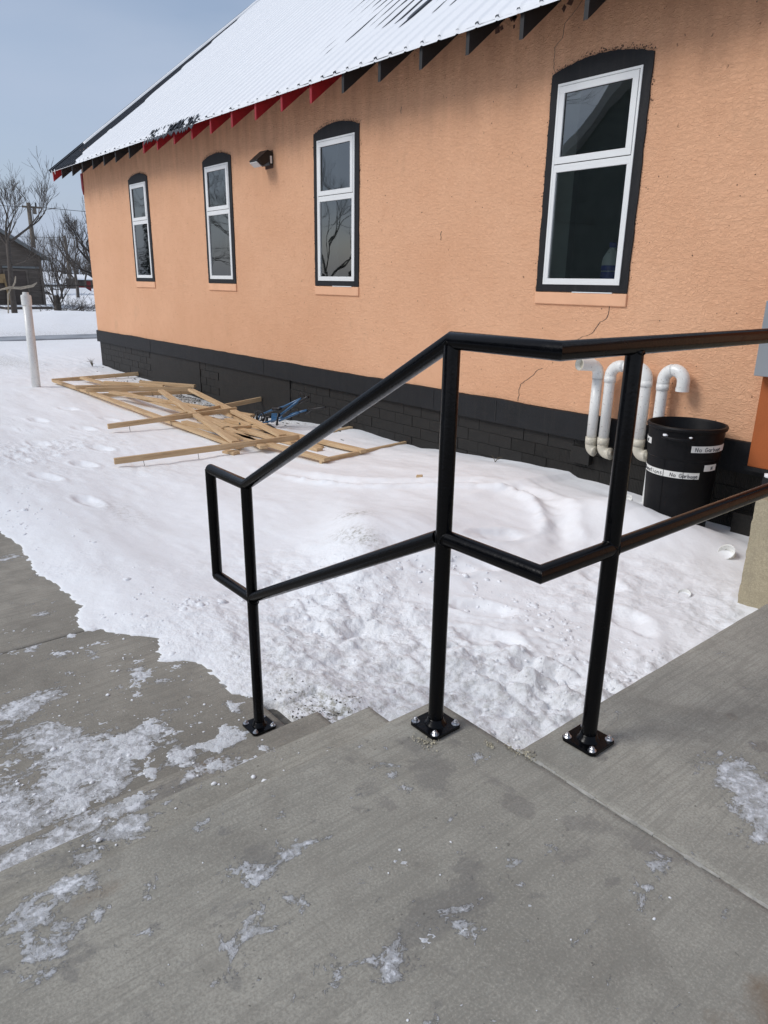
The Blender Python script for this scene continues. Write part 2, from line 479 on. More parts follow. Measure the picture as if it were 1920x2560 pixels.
def make_siding(name, col, sc=4.0):
    t = NT(name, .8, spec=.2)
    n = t.noise(2, 6, .7, t.mapped((1, .5, 3)))
    c = t.ramp(n, [(.3, tuple(x * .7 for x in col)), (.7, tuple(x * 1.25 for x in col))])
    t.color(c); t.bump(t.noise(14, 4, .6, t.mapped((1, .2, 2))), .01); return t.m
M['siding'] = make_siding('weathered_brown_siding', (.135, .115, .098))
M['garage_door'] = make_siding('weathered_door_boards', (.095, .078, .068))
M['shingle'] = simple('grey_roof_edge', (.16, .17, .17), .8, .2, 5)
M['bark'] = simple('grey_bark', (.085, .072, .062), .9, .25, 10, .01, 30)
M['bark_dark'] = simple('dark_bark', (.05, .041, .035), .9, .25, 10, .01, 30)
M['pole'] = simple('weathered_pole_wood', (.15, .125, .10), .9, .2, 8, .01)
M['wire'] = simple('power_line', (.03, .03, .035), .6)
M['asphalt'] = simple('wet_asphalt', (.30, .32, .35), .7, .35, 1.2, .004)
M['farwall'] = simple('pale_house_wall', (.34, .35, .33), .8, .08, 2)
M['farred'] = simple('dull_red_wall', (.20, .03, .03), .8, .2, 2)
M['fardark'] = simple('dark_shed_wall', (.09, .075, .065), .8, .2, 2)
M['weed'] = simple('dry_weed_stalk', (.13, .10, .06), .9, .2, 30)
M['housegreen'] = simple('dark_green_house_wall', (.10, .12, .11), .8, .1, 2)
M['hillwood'] = simple('far_twig_mass', (.10, .09, .088), .95, .4, 3, .1, 4)

# ------------------------------------------------------------------ concrete landing, steps, walkway
def blobfield(X, Y, L):
    F = np.zeros_like(X)
    for b in L:
        x, y, rx_, ry_ = b[:4]; a = b[4] if len(b) > 4 else 1.0
        F += a * np.exp(-(((X - x) / rx_) ** 2 + ((Y - y) / ry_) ** 2))
    return F
land_frost = [(-1.098, 1.003, .03, .03, .9), (-1.177, 1.033, .03, .025, .45), (-1.14, 1.0, .05, .03, .4), (-1.088, .572, .06, .035, .85), (-.995, .514, .035, .035, .8), (-.978, .444, .022, .02, .7), (-.992, .597, .02, .02, .7),
    (-.727, .83, .04, .035, .85), (-.761, .691, .03, .03, .7), (-.731, .653, .022, .03, .85), (-1.168, .17, .05, .045, .8), (-1.187, .23, .035, .03, .6), (-.6, 1.729, .10, .07, .85), (-.5, 1.66, .11, .08, .85), (-.42, 1.55, .12, .06, .8),
    (-.576, 1.283, .045, .035, .65), (-1.267, .301, .03, .03, .75), (-1.322, .262, .03, .02, .8), (-.922, .401, .014, .014, .75), (-1.205, .701, .03, .02, .6), (-.804, .492, .012, .01, .9), (-.675, .97, .010, .010, .9), (-.652, .866, .010, .010, .9),
    (-.752, .909, .009, .009, .9), (-.981, .322, .018, .012, .8), (-.618, .695, .02, .02, .5), (-1.30, .56, .02, .05, .5), (-1.22, .82, .03, .012, .5), (-.885, .962, .03, .025, .55), (-1.31, .42, .02, .03, .5)]
land_wet = [(-1.08, 1.06, .09, .04, .6), (-1.15, .94, .06, .05, .5), (-1.13, .60, .07, .05, .7), (-1.05, .50, .04, .06, .6), (-.76, .88, .06, .05, .7), (-.78, .78, .035, .10, .9), (-.83, .95, .03, .05, .7), (-.74, .67, .03, .05, .6), (-1.16, .22, .06, .06, .7),
    (-1.2, .1, .05, .03, .7), (-.62, 1.30, .07, .04, .8), (-1.0, .38, .04, .05, .5), (-.88, 1.18, .05, .025, .8), (-.97, 1.20, .05, .02, .6), (-.85, .52, .04, .03, .5), (-.95, .27, .07, .04, .4), (-1.2, 1.17, .03, .05, .6), (-.9, .42, .025, .025, .7), (-.66, .74, .03, .02, .5)]
_r = random.Random(40)
for _ in range(110):
    _s = .006 + _r.expovariate(1 / .016)
    land_wet.append((_r.uniform(-1.32, .1), _r.uniform(.0, 2.2), min(.06, _s * _r.uniform(.6, 1.4)), min(.06, _s), _r.uniform(.35, .95)))
for _ in range(46):
    _s = .005 + _r.expovariate(1 / .008)
    land_frost.append((_r.uniform(-1.32, -.4), _r.uniform(.05, 1.3), _s, _s * _r.uniform(.6, 1.6), _r.uniform(.4, .85)))
land_rust = [(-.18, 1.12, .12, .08, .9), (-.1, .95, .12, .1, .9), (-.30, 1.16, .05, .04, .5), (-.42, 1.86, .035, .07, 1.2), (-.73, 1.95, .05, .03, .5), (-1.25, .30, .04, .10, .6), (-.3, 1.02, .10, .05, .4)]
walk_frost = [(-3.03, .53, .09, .11), (-2.69, .56, .11, .10), (-2.48, .62, .16, .13, 1.0), (-2.44, .77, .13, .09, 1.0), (-2.5, .88, .06, .09), (-2.34, .5, .16, .08), (-2.26, .32, .12, .08), (-2.29, .65, .15, .06), (-2.27, .92, .10, .05, 1.1), (-2.26, 1.06, .05, .05, 1.2),
    (-2.25, 1.14, .05, .05, 1.1), (-2.45, 1.23, .08, .02, 1.1), (-3.29, .91, .08, .03, .9), (-2.97, 1.02, .09, .04, .9), (-3.39, .78, .05, .05, .8), (-3.53, .7, .05, .05, .6), (-2.84, 1.07, .03, .03, .9), (-2.91, .91, .04, .03, .8), (-4.89, .89, .06, .10, 1.0), (-3.05, .65, .04, .06, .9),
    (-2.42, .35, .12, .05, .9), (-2.15, .2, .12, .12, .8), (-2.85, .4, .25, .2, .45), (-2.3, .2, .3, .2, .5), (-2.6, .98, .04, .04, .5), (-2.66, 1.1, .03, .03, .6), (-3.9, .85, .05, .05, .5)]
s2_frost = [(-1.92, .49, .05, .13, .85), (-1.92, .62, .05, .06, 1.0), (-1.93, .80, .05, .05, .9), (-1.91, .30, .08, .12, .8), (-1.93, .89, .05, .06, .9), (-1.86, .96, .05, .05, .8), (-1.91, 1.06, .05, .02, .8), (-1.88, .40, .06, .12, .7), (-1.9, .15, .08, .1, .6)]
s2_rust = [(-1.94, .86, .05, .08, .9)]
s1_frost = [(-1.62, .45, .05, .07, .9), (-1.62, .50, .04, .05, .8), (-1.64, .61, .03, .02, .8), (-1.58, .36, .03, .03, .9), (-1.45, .73, .02, .03, .9), (-1.65, .70, .02, .03, .6), (-1.40, .86, .015, .03, .8)]

def slab(name, x0, x1, y0, y1, zt, zb, mat, fields, res=.02, lab=None, parent=None, round_=.006):
    nx = max(2, int((x1 - x0) / res)); ny = max(2, int((y1 - y0) / res))
    xs = np.linspace(x0, x1, nx + 1); ys = np.linspace(y0, y1, ny + 1)
    # skirts: duplicate rows going down for rounded arris
    def ext(a, lo, hi): return np.concatenate([[lo], [lo], [lo + round_ * .3], a[1:-1], [hi - round_ * .3], [hi], [hi]])
    xs2 = ext(xs, x0, x1); ys2 = ext(ys, y0, y1)
    zx = np.zeros(len(xs2)); zx[0] = zx[-1] = zb - zt; zx[1] = zx[-2] = -round_ * .7
    zy = np.zeros(len(ys2)); zy[0] = zy[-1] = zb - zt; zy[1] = zy[-2] = -round_ * .7
    X, Y = np.meshgrid(xs2, ys2, indexing='ij')
    Z = np.minimum(zx[:, None], zy[None, :]) + zt
    top = Z > zt - .05
    Z = Z + np.where(top, fbm(X, Y, 2.2, 3, 5) * .0025, 0)
    wob = fbm(X, Y, 9, 3, 8) * .0022
    X = X + wob; Y = Y + fbm(X, Y, 9, 3, 18) * .0022
    at = {k: blobfield(X, Y, v) * top for k, v in fields.items()}
    o = grid_obj(name, X, Y, Z, mat, at, parent=parent, smooth=False)
    return o
JY = 1.342
o = slab('landing', -1.343, 5.0, -3.5, JY, 0, -.75, M['concrete'], {'frost': land_frost, 'wet': land_wet, 'rust': land_rust}); tag(o, kind='structure')
o = slab('landing', -1.022, 5.0, JY + .006, 4.125, .0, -.75, M['concrete'], {'frost': land_frost, 'wet': land_wet, 'rust': land_rust}); tag(o, kind='structure')
o = slab('step', -1.660, -1.33, -3.5, JY - .002, -.186, -.75, M['concrete'], {'frost': s1_frost, 'wet': [(-1.6, .3, .05, .3, .5)], 'rust': []}); tag(o, kind='structure')
o = slab('step', -1.975, -1.65, -3.5, JY - .004, -.368, -.75, M['walk'], {'frost': s2_frost, 'wet': [(-1.9, .7, .08, .2, .7)], 'rust': s2_rust}); tag(o, kind='structure')
o = slab('walkway', -3.557, -1.965, -3.5, JY - .006, -.552, -.72, M['walk'], {'frost': walk_frost, 'wet': [(-2.4, .5, .3, .3, .4)], 'rust': []}); tag(o, kind='structure')
o = slab('walkway', -9.5, -3.565, -3.5, JY - .006, -.552, -.72, M['walk'], {'frost': walk_frost, 'wet': [], 'rust': []}, .03); tag(o, kind='structure')
jm = MB()
xs = np.linspace(-1.02, 2.5, 90)
for i in range(len(xs) - 1):
    w0 = .0035 + .0025 * math.sin(i * 1.7); y0 = JY + .003 + .0015 * math.sin(i * .9)
    jm.box(xs[i], xs[i + 1] , y0 - w0, y0 + w0, -.05, .0008 + .0008 * math.sin(i * 2.3) ** 2)
o = jm.build('joint_filler', M['grout']); tag(o, kind='structure')

# chips of hardened grout at the joint and under the plates
def chips(name, spots, mat, label=None, n=60, parent=None, s0=.002, s1=.006):
    m = MB(); rnd = random.Random(3)
    for (x, y, z, sx, sy) in spots:
        for k in range(n):
            px_ = x + rnd.gauss(0, sx); py_ = y + rnd.gauss(0, sy); s = rnd.uniform(s0, s1)
            vs_ = [(px_ + rnd.uniform(-s, s), py_ + rnd.uniform(-s, s), z) for _ in range(3)] + [(px_, py_, z + s * .7)]
            m.add(vs_, [(0, 1, 3), (1, 2, 3), (2, 0, 3)])
    o = m.build(name, mat, parent); return tag(o, label, None, None, 'stuff')
chips('grout_crumbs', [(-1.21, 1.165, .0012, .022, .008), (-1.195, 1.185, .0012, .012, .012), (-1.03, 1.335, .001, .018, .008), (-.99, 1.35, .001, .018, .010), (-1.085, 1.30, .0012, .007, .006)], M['epoxy'])

# ------------------------------------------------------------------ snow terrain
bx = [-60, -12, -5.45, -5.376, -5.143, -4.744, -4.493, -4.265, -3.977, -3.746, -3.63, -3.464, -3.359, -3.256, -3.12, -3.02, -2.92, -2.8, -2.7, -2.60, -2.53, -2.46, -2.41, -2.2, -1.9, 10]
by = [.8, .95, .986, 1.011, 1.026, 1.019, .991, 1.015, 1.038, 1.0, .975, 1.031, 1.13, 1.222, 1.18, 1.135, 1.26, 1.29, 1.26, 1.285, 1.307, 1.33, 1.36, 1.50, 1.45, 1.40]
wallx = [-60, -16.1, -15.3, -14.2, -13.4, -12.2, -11.1, -10.0, -8.93, -8.0, -6.94, -6.47, -5.83, -5.5, -5.2, -4.9, -4.7, -4.39, -4.09, -3.82, -3.72, -3.47, -3.08, -2.85, -2.7, -2.3, -2.0, 5]
wallz = [-.62, -.62, -.66, -.67, -.67, -.72, -.76, -.78, -.72, -.645, -.565, -.575, -.57, -.53, -.515, -.495, -.485, -.455, -.44, -.43, -.465, -.47, -.49, -.53, -.57, -.56, -.56, -.56]
CREST = [(-7.0, 3.55), (-6.0, 3.55), (-5.2, 3.6), (-4.7, 3.75), (-4.3, 4.1), (-4.0, 4.4), (-3.75, 4.55), (-3.45, 4.5), (-3.15, 4.3), (-2.9, 4.0), (-2.75, 3.6)]
def crest(x, y):
    best = np.full(x.shape, 9.0); side = np.zeros(x.shape); par = np.zeros(x.shape)
    n = len(CREST) - 1
    for i in range(n):
        (ax_, ay_), (bx_, by_) = CREST[i], CREST[i + 1]
        L2 = (bx_ - ax_) ** 2 + (by_ - ay_) ** 2
        t = np.clip(((x - ax_) * (bx_ - ax_) + (y - ay_) * (by_ - ay_)) / L2, 0, 1)
        dx, dy = x - (ax_ + t * (bx_ - ax_)), y - (ay_ + t * (by_ - ay_))
        dd = np.sqrt(dx * dx + dy * dy); sg = np.sign((bx_ - ax_) * dy - (by_ - ay_) * dx)
        m_ = dd < best
        best = np.where(m_, dd, best); side = np.where(m_, sg * dd, side); par = np.where(m_, (i + t) / n, par)
    s_ = side + .03 * fbm(x, y, 6, 3, 400)
    amp = smst(0, .25, par) * smst(1.0, .85, par) * (.7 + .6 * fbm(x, y, 2.5, 2, 401))
    lump = 1 + .6 * fbm(x, y, 14, 3, 402) * smst(1, .5, np.abs(par - .72) * 0 + .3)
    # a trodden groove with a crumbly lip on the camera side
    r = amp * (.042 * np.exp(-((s_ + .07) / .06) ** 2) * lump - .030 * np.exp(-((s_ - .06) / .08) ** 2) * lump + .018 * np.exp(-((s_ - .2) / .06) ** 2) * lump)
    return r
def snow_z(x, y):
    yb = np.interp(x, bx, by)
    d = y - yb - .05 * fbm(x, y, 7, 4, 71) - .022 * fbm(x * 1.1 + y * .6, y - x * .5, 24, 4, 72, .6)
    # field far from everything
    zw = np.interp(x, wallx, wallz)
    near = smst(3.2, 5.3, y) * smst(8.5, 6.0, y) * smst(-17.5, -16.3, x)
    base = -.600 + 0 * x
    lum = smst(-6.2, -8, x)
    base = base * (1 - lum) + (-.625) * lum
    base = base + .05 * fbm(x, y, .45, 3, 11) * smst(1.6, 3.5, y)
    # drift mound
    ang = .12
    def g(cx_, cy_, sx, sy, a, rot=0):
        u = (x - cx_) * math.cos(rot) + (y - cy_) * math.sin(rot); v = -(x - cx_) * math.sin(rot) + (y - cy_) * math.cos(rot)
        return a * np.exp(-(u / sx) ** 2 - (v / sy) ** 2)
    base = base + g(-3.9, 4.35, 1.15, .8, .165) + g(-4.6, 3.4, 1.3, .9, .07) + g(-3.5, 3.1, .50, .55, .12, .5) + g(-3.6, 2.8, .75, .20, .075, -.58) + g(-3.55, 3.3, .55, .75, .05, .4) 
    z = base * (1 - near) + (zw + g(-4.1, 4.6, 1.0, .5, .03)) * near
    z = z + g(-2.75, 4.72, .42, .36, .20) + g(-2.25, 4.86, .30, .30, .08)
    # trodden rough patch by the steps, packed lower
    rough = smst(-4.6, -2.9, x) * smst(3.1, 2.2, y) * smst(-.5, -1.2, x)
    rough = np.maximum(rough, smst(-2.9, -1.9, x) * smst(4.9, 3.6, y) * .8)
    rough = np.maximum(rough, .55 * smst(-5.4, -7.0, x) * smst(3.6, 2.0, y) * smst(-14, -10, x))
    rough = np.maximum(rough, .45 * smst(-22, -17, x) * 0 + .35 * smst(-13, -16, x))
    rough = np.maximum(rough, .7 * np.exp(-((y - yb - .15) / .25) ** 2) * smst(-6.5, -3, x))
    rough = rough * (.25 + .75 * smst(-.35, .3, fbm(x, y, 1.5, 3, 301)))
    b1 = np.abs(fbm(x, y, 3.6, 4, 21)); b2 = np.abs(fbm(x, y, 9, 4, 31)); b3 = fbm(x, y, 24, 3, 41)
    z = z + rough * (.075 * (b1 - .2) + .036 * (b2 - .2) + .006 * b3) * smst(.05, .5, d + .1)
    clod = smst(.18, .42, fbm(x, y, 13, 3, 91)) * smst(.0, .3, fbm(x, y, 2.2, 2, 92))
    z = z + .05 * np.exp(-((x + 1.9) / .45) ** 2 - ((y - 2.45) / .4) ** 2) * (.4 + np.abs(fbm(x, y, 7, 4, 500)) * 2.2)
    z = z + rough * .024 * clod * smst(.1, .5, d)
    z = z + (1 - rough) * (.006 * fbm(x, y, 6, 3, 51) + .022 * fbm(x * .5, y * 1.5, 1.7, 4, 52))
    # wind-drift ripples
    # raised edge of the drift: a ridge running from the wall down towards the can
    z = z + crest(x, y)
    # footprints
    for fx, fy, fr in ((-3.14, 3.69, 1.2), (-2.93, 3.17, .9), (-2.98, 3.02, .9), (-2.5, 2.84, .5), (-1.83, 2.53, .3), (-2.3, 3.75, -.4), (-1.9, 3.4, -.3), (-2.2, 2.6, .2), (-1.75, 2.6, .5),
                       (-7.4, 2.2, .2), (-8.1, 2.6, .3), (-8.7, 2.1, .1), (-9.3, 2.8, .4), (-10.2, 2.5, .2), (-7.9, 1.7, .2), (-6.9, 1.7, .3), (-9.8, 3.3, .2), (-10.9, 3.1, .3), (-5.9, 1.75, .1), (-2.7, 2.15, .5), (-1.5, 1.9, .5)):
        c, s_ = math.cos(fr), math.sin(fr)
        u = ((x - fx) * c + (y - fy) * s_) / .17; v = (-(x - fx) * s_ + (y - fy) * c) / .075
        r2 = u * u + v * v + .8 * fbm(x, y, 11, 3, 201)
        r2 = np.maximum(r2, 0)
        z = z - .030 * np.exp(-r2 ** 2) + .009 * np.exp(-((np.sqrt(r2) - 1.45) / .3) ** 2)
    # thin at walkway edge and hidden below slab on the walkway side
    edge = smst(0, .45, d)
    zt = -.5505 + .026 * smst(0, .24, d) + .004 * smst(0, .03, d) * (1 + .4 * fbm(x, y, 7, 3, 81))
    onwalk = smst(JY + .75, JY + .1, y) * smst(-1.96, -2.15, x)
    zu = zt + (z + .585) * edge * .8
    zz = z * (1 - onwalk) + zu * onwalk
    zz = np.where((d < 0) & (y < JY + .05) & (x < -1.9), -.56 - .25 * smst(0, -.05, d), zz)
    zz = np.where(y < yb - .2, -.80, zz)
    zz = np.where((x > -2.35) & (x < -1.9) & (y < JY + .25), np.minimum(zz, -.565), zz)
    zz = np.where((x > -2.0) & (y < JY + .01), np.minimum(zz, -.60), zz)
    # far ground: plowed bank beyond the road
    far = smst(-20, -23, x)
    zf = -.60 + .04 * fbm(x, y, .3, 3, 5)
    zf = zf + .55 * np.exp(-((x + 28.5) / 2.2) ** 2) * (1 + .6 * fbm(x, y, .35, 4, 6)) + .22 * smst(-31, -36, x) * (1 + .3 * fbm(x, y, .1, 3, 7))
    zf = np.where((x < -23.6) & (x > -25.3), -.68, zf)
    zz = zz * (1 - far) + zf * far
    return zz, rough, d
def axis(segs):
    out = []
    for a, b, st in segs:
        n = max(1, int(round((b - a) / st))); out += list(np.linspace(a, b, n, endpoint=False))
    out.append(segs[-1][1]); return np.array(out)
ax = axis([(-900, -200, 70), (-200, -70, 10), (-70, -40, 1.5), (-40, -17, .35), (-17, -9, .07), (-9, -5.6, .032), (-5.6, -2.8, .018), (-2.8, -.9, .0125), (-.9, 3, .5), (3, 60, 9), (60, 600, 90)])
ay = axis([(-600, -60, 90), (-60, -6, 6), (-6, .6, .5), (.6, 3.0, .0140), (3.0, 5.45, .022), (5.45, 14, .25), (14, 40, 1.2), (40, 120, 8), (120, 800, 80)])
GX, GY = np.meshgrid(ax, ay, indexing='ij')
GZ, GR, GD = snow_z(GX, GY)
dirt = blobfield(GX, GY, [(-2.15, 1.52, .18, .15, 1.6), (-2.6, 1.5, .35, .15, .6), (-3.95, 3.03, .16, .10, 1.3), (-3.55, 2.75, .22, .09, 1.3), (-11.0, 5.2, 2.0, .30, 3.0), (-8.5, 5.25, .8, .15, .6), (-17.5, 4.0, 1.5, .5, .9), (-20, 3.6, 2.5, .5, 1.0), (-24.4, 5, 1.6, 9, .9), (-5.5, 1.9, .35, .15, .5), (-2.2, 2.0, .7, .6, .5), (-1.6, 2.1, .5, .5, .3), (-30, 5, 3, 9, .2)])
o = grid_obj('snow_ground', GX, GY, GZ, M['snow'], {'dirt': dirt, 'rough': GR}); tag(o, kind='structure')
def sz(x, y): return float(snow_z(np.array([[float(x)]]), np.array([[float(y)]]))[0][0, 0])

# dark frozen gravel beside the step and by the wall
def ground_patch(name, x0, x1, y0, y1, mat):
    m = MB(); m.box(x0, x1, y0, y1, -.7, -.592)
    return tag(m.build(name, mat), kind='structure')
M['gravel'] = simple('frozen_gravel', (.10, .092, .08), .8, .5, 40, .01, 60)
ground_patch('gravel_ground', -2.4, -1.5, JY, 1.62, M['gravel'])

m = MB(); _r = random.Random(5)
for k in range(420):
    x = -2.12 + _r.gauss(0, .12) ; y = 1.50 + _r.gauss(0, .085)
    if y < JY + .01: continue
    s_ = _r.uniform(.003, .011); z = max(-.572, sz(x, y)) - .001
    m.add([(x + _r.uniform(-s_, s_) * 1.6, y + _r.uniform(-s_, s_), z) for _ in range(4)] + [(x, y, z + s_ * .5)], [(0, 1, 4), (1, 2, 4), (2, 3, 4), (3, 0, 4)])
for k in range(380):
    x = -11.3 + _r.gauss(0, 1.6); y = 5.33 - abs(_r.gauss(0, .22))
    s_ = _r.uniform(.01, .035); z = sz(x, y) + .001
    m.add([(x + _r.uniform(-s_, s_) * 1.6, y + _r.uniform(-s_, s_), z) for _ in range(4)] + [(x, y, z + s_ * .35)], [(0, 1, 4), (1, 2, 4), (2, 3, 4), (3, 0, 4)])
tag(m.build('gravel_chips', M['gravel'], fix=False), kind='stuff')
# road
m = MB(); m.box(-25.3, -23.6, -60, 60, -.9, -.60)
tag(m.build('road', M['asphalt']), kind='structure')

# chunks of trodden snow: too many to count
def clod_mesh(m, c, s, rnd):
    c = Vector(c); g_ = 1.618; k_ = 1 / 1.902; sx, sy, sq = rnd.uniform(.7, 1.35), rnd.uniform(.7, 1.35), rnd.uniform(.45, .8)
    iv = [(-1, g_, 0), (1, g_, 0), (-1, -g_, 0), (1, -g_, 0), (0, -1, g_), (0, 1, g_), (0, -1, -g_), (0, 1, -g_), (g_, 0, -1), (g_, 0, 1), (-g_, 0, -1), (-g_, 0, 1)]
    v = [c + Vector((p[0] * sx, p[1] * sy, p[2] * sq)) * (k_ * s * rnd.uniform(.72, 1.2)) for p in iv]
    m.add(v, [(0, 11, 5), (0, 5, 1), (0, 1, 7), (0, 7, 10), (0, 10, 11), (1, 5, 9), (5, 11, 4), (11, 10, 2), (10, 7, 6), (7, 1, 8), (3, 9, 4), (3, 4, 2), (3, 2, 6), (3, 6, 8), (3, 8, 9), (4, 9, 5), (2, 4, 11), (6, 2, 10), (8, 6, 7), (9, 8, 1)])
    return
    v = []; base = []
    for k, zz in ((1, -.5), (.85, .35), (.35, .75)):
        for bx_, by_ in base:
            v.append(c + Vector((bx_ * k * rnd.uniform(.45, 1.45), by_ * k * rnd.uniform(.45, 1.45), zz * rnd.uniform(.4, 1.1))) * s)
    f = []
    for L in (0, 4):
        for j in range(4): f.append((L + j, L + (j + 1) % 4, L + 4 + (j + 1) % 4, L + 4 + j))
    f.append((8, 9, 10, 11)); m.add(v, f)
rnd = random.Random(11)
m = MB()
for i in range(2600):
    if rnd.random() < .8:
        x = rnd.uniform(-3.6, -1.05); y = rnd.uniform(1.4, 3.2)
    elif rnd.random() < .5:
        x = rnd.gauss(-1.85, .38); y = rnd.gauss(2.4, .35)
        if x > -1.05 or y < 1.4: continue
    else:
        x = rnd.uniform(-6.5, -2.5); y = rnd.uniform(1.05, 1.5)
    if float(fbm(np.array([[x]]), np.array([[y]]), 1.7, 2, 99)[0, 0]) + rnd.uniform(-.3, .3) < .05: continue
    s = min(.034, .003 + rnd.expovariate(1 / .0058)); clod_mesh(m, (x, y, sz(x, y) - s * .25), s, rnd)
o = m.build('snow_clods', M['crumb'], smooth=True); tag(o, kind='stuff')
m = MB()
for i in range(520):   # crumbs on the concrete
    r_ = rnd.random()
    if r_ < .72: x = -2.02 - abs(rnd.gauss(0, .8)); y = rnd.uniform(.1, 1.25); z = -.552
    elif r_ < .86: x = rnd.uniform(-1.95, -1.68); y = rnd.uniform(.1, 1.1); z = -.368
    elif r_ < .93: x = rnd.uniform(-1.64, -1.36); y = rnd.uniform(.1, 1.1); z = -.186
    else: x = rnd.uniform(-1.3, -.3); y = rnd.uniform(.15, 1.3); z = 0
    s = .0012 + rnd.expovariate(1 / .0022)
    if z == 0: s = min(s * .5, .0035)
    s = min(s, .012)
    clod_mesh(m, (x, y, z + s * .15), s, rnd)
o = m.build('snow_crumbs', M['crumb'], smooth=True); tag(o, kind='stuff')

# thin sheets of crusted snow lying on walkway and treads (real thickness)
def crust(name, x0, x1, y0, y1, z, blobs, res, th=.62, hmax=.005):
    xs_ = np.arange(x0, x1, res); ys_ = np.arange(y0, y1, res)
    X, Y = np.meshgrid(xs_, ys_, indexing='ij')
    F = blobfield(X, Y, blobs) + 1.5 * fbm(X * 1.2, Y * .7, 13, 6, 123, .72) + .3 * fbm(X, Y, 70, 3, 140)
    h = smst(th, th + .35, F) * hmax * (.8 + .9 * fbm(X, Y, 26, 5, 9, .7))
    keep = F > th
    k = keep[:-1, :-1] | keep[1:, 1:] | keep[1:, :-1] | keep[:-1, 1:]
    o = grid_obj(name, X, Y, z - .001 + h * 1.0 - np.where(keep, 0, .002), M['crustsnow'], None, k); tag(o, kind='stuff'); return o
t = NT('crusted_snow', .6, spec=.25)
cn = t.noise(22, 7, .75); t.color(t.ramp(cn, [(.35, (.60, .61, .62)), (.6, (.80, .82, .85))])); t.bump(t.noise(50, 6, .7), .012)
M['crustsnow'] = t.m
wf_thick = [(-2.46, .66, .14, .12, .95), (-2.42, .78, .11, .07, .9), (-2.34, .52, .12, .05, .9), (-2.27, .90, .10, .04, 1.1), (-2.26, 1.05, .045, .05, 1.4), (-2.27, 1.14, .06, .05, 1.5), (-2.45, 1.23, .09, .018, 1.3), (-2.97, 1.02, .07, .035, .9), (-3.29, .91, .06, .03, .9), (-2.6, .58, .08, .06, .7),
            (-3.39, .78, .05, .05, .7), (-2.84, 1.07, .03, .025, .9), (-2.2, .3, .10, .06, .8), (-2.52, .9, .05, .07, .8), (-3.53, .9, .04, .04, .8), (-2.25, .78, .08, .03, .9), (-2.8, .95, .03, .03, .7)]
crust('snow_crust', -3.8, -2.0, .02, 1.33, -.552, wf_thick, .005)
crust('snow_crust', -1.965, -1.68, .1, 1.2, -.368, [(-1.93, .50, .035, .12, .8), (-1.92, .62, .03, .05, .9), (-1.94, .82, .03, .05, .9), (-1.93, .90, .03, .05, .9), (-1.86, .96, .03, .045, 1.1), (-1.92, 1.06, .04, .018, 1.1)], .006, .75, .004)
crust('snow_crust', -1.65, -1.36, .1, 1.2, -.186, [(-1.61, .46, .035, .045, 1.0), (-1.58, .36, .025, .02, .9), (-1.44, .735, .012, .03, 1.2)], .006, .8, .004)
crust('snow_crust', -1.3, -.5, .15, 1.3, 0.0, [(-1.096, 1.0, .026, .022, 1.0), (-1.08, .57, .035, .02, .85), (-.72, .825, .02, .02, .8), (-.728, .655, .012, .015, .9), (-1.30, .28, .02, .01, 1.1), (-1.26, .31, .015, .02, 1.1), (-.652, .866, .006, .006, 1.2), (-.675, .97, .007, .006, 1.0), (-.98, .445, .01, .01, .9)], .005, .85, .003)

# ------------------------------------------------------------------ handrail
rail = empty('handrail', (-1.243, 1.245, 0), 0, 'black powder-coated pipe handrail bolted to the concrete steps and landing', 'handrail')
def rel(p): return (p[0] + 1.243, p[1] - 1.245, p[2])
PR = .0212
YR, XR = 1.245, -.928
def pipe(name, pts, r=PR, n=24):
    o = MB().tube([rel(p) for p in pts], r, n).build(name, M['rail'], rail, 'auto'); return o
pipe('top_rail', [(-2.573, YR, .478), (-2.285, YR, .478), (-1.243, YR, 1.071), (XR, YR, 1.071), (XR, 4.4, 1.071)])
pipe('lower_rail', [(-2.565, YR, .022), (-2.280, YR, .022), (-1.262, YR, .565)])
pipe('lower_rail', [(-1.225, YR, .572), (XR, YR, .572), (XR, 4.4, .572)])
pipe('end_upright', [(-2.573, YR, .478), (-2.565, YR, .022)])
posts = [(-2.262, YR, -.552, .470), (-1.243, YR, 0, 1.06), (XR, 1.526, 0, 1.06)]
bolt = None
for i, (x, y, z0, z1) in enumerate(posts):
    if i == 0: pipe('post', [(x, y, z0 + .009), (-2.285, y, z1)])
    else: pipe('post', [(x, y, z0 + .009), (x, y, z1)])
    p = MB(); s = .054; zb = z0 + .003
    c = .010
    poly = [(x - s + c, y - s, zb), (x + s - c, y - s, zb), (x + s, y - s + c, zb), (x + s, y + s - c, zb), (x + s - c, y + s, zb), (x - s + c, y + s, zb), (x - s, y + s - c, zb), (x - s, y - s + c, zb)]
    p.prism([rel(q) for q in poly], (0, 0, .0095))
    p.build('base_plate', M['rail'], rail, bevel=.0015)
    w = MB(); 
    prof = [(PR + .011, 0), (PR + .009, .004), (PR + .004, .008), (PR + .0015, .016), (PR - .001, .018)]
    w.lathe(prof, rel((x, y, zb + .0095)), 24, False); w.build('weld_collar', M['rail'], rail, True)
    for sx in (-1, 1):
        for sy in (-1, 1):
            if bolt is None:
                b = MB(); b.lathe([(.0115, 0), (.0115, .0016), (.0085, .002)], (0, 0, 0), 20)
                b.lathe([(.0072, .002), (.0072, .0085), (.006, .0095), (.0058, .0088), (.0001, .0084)], (0, 0, 0), 6, False)
                b.lathe([(.0042, .0088), (.0042, .0125), (.0036, .0132)], (0, 0, 0), 12)
                bolt = b.build('anchor_bolt', M['zinc'], rail, 'auto'); ob = bolt
            else:
                ob = bolt.copy(); COL.objects.link(ob); ob.parent = rail
            ob.location = rel((x + sx * .040, y + sy * .040, zb + .0095)); ob.rotation_euler = (0, 0, random.random() * 3)
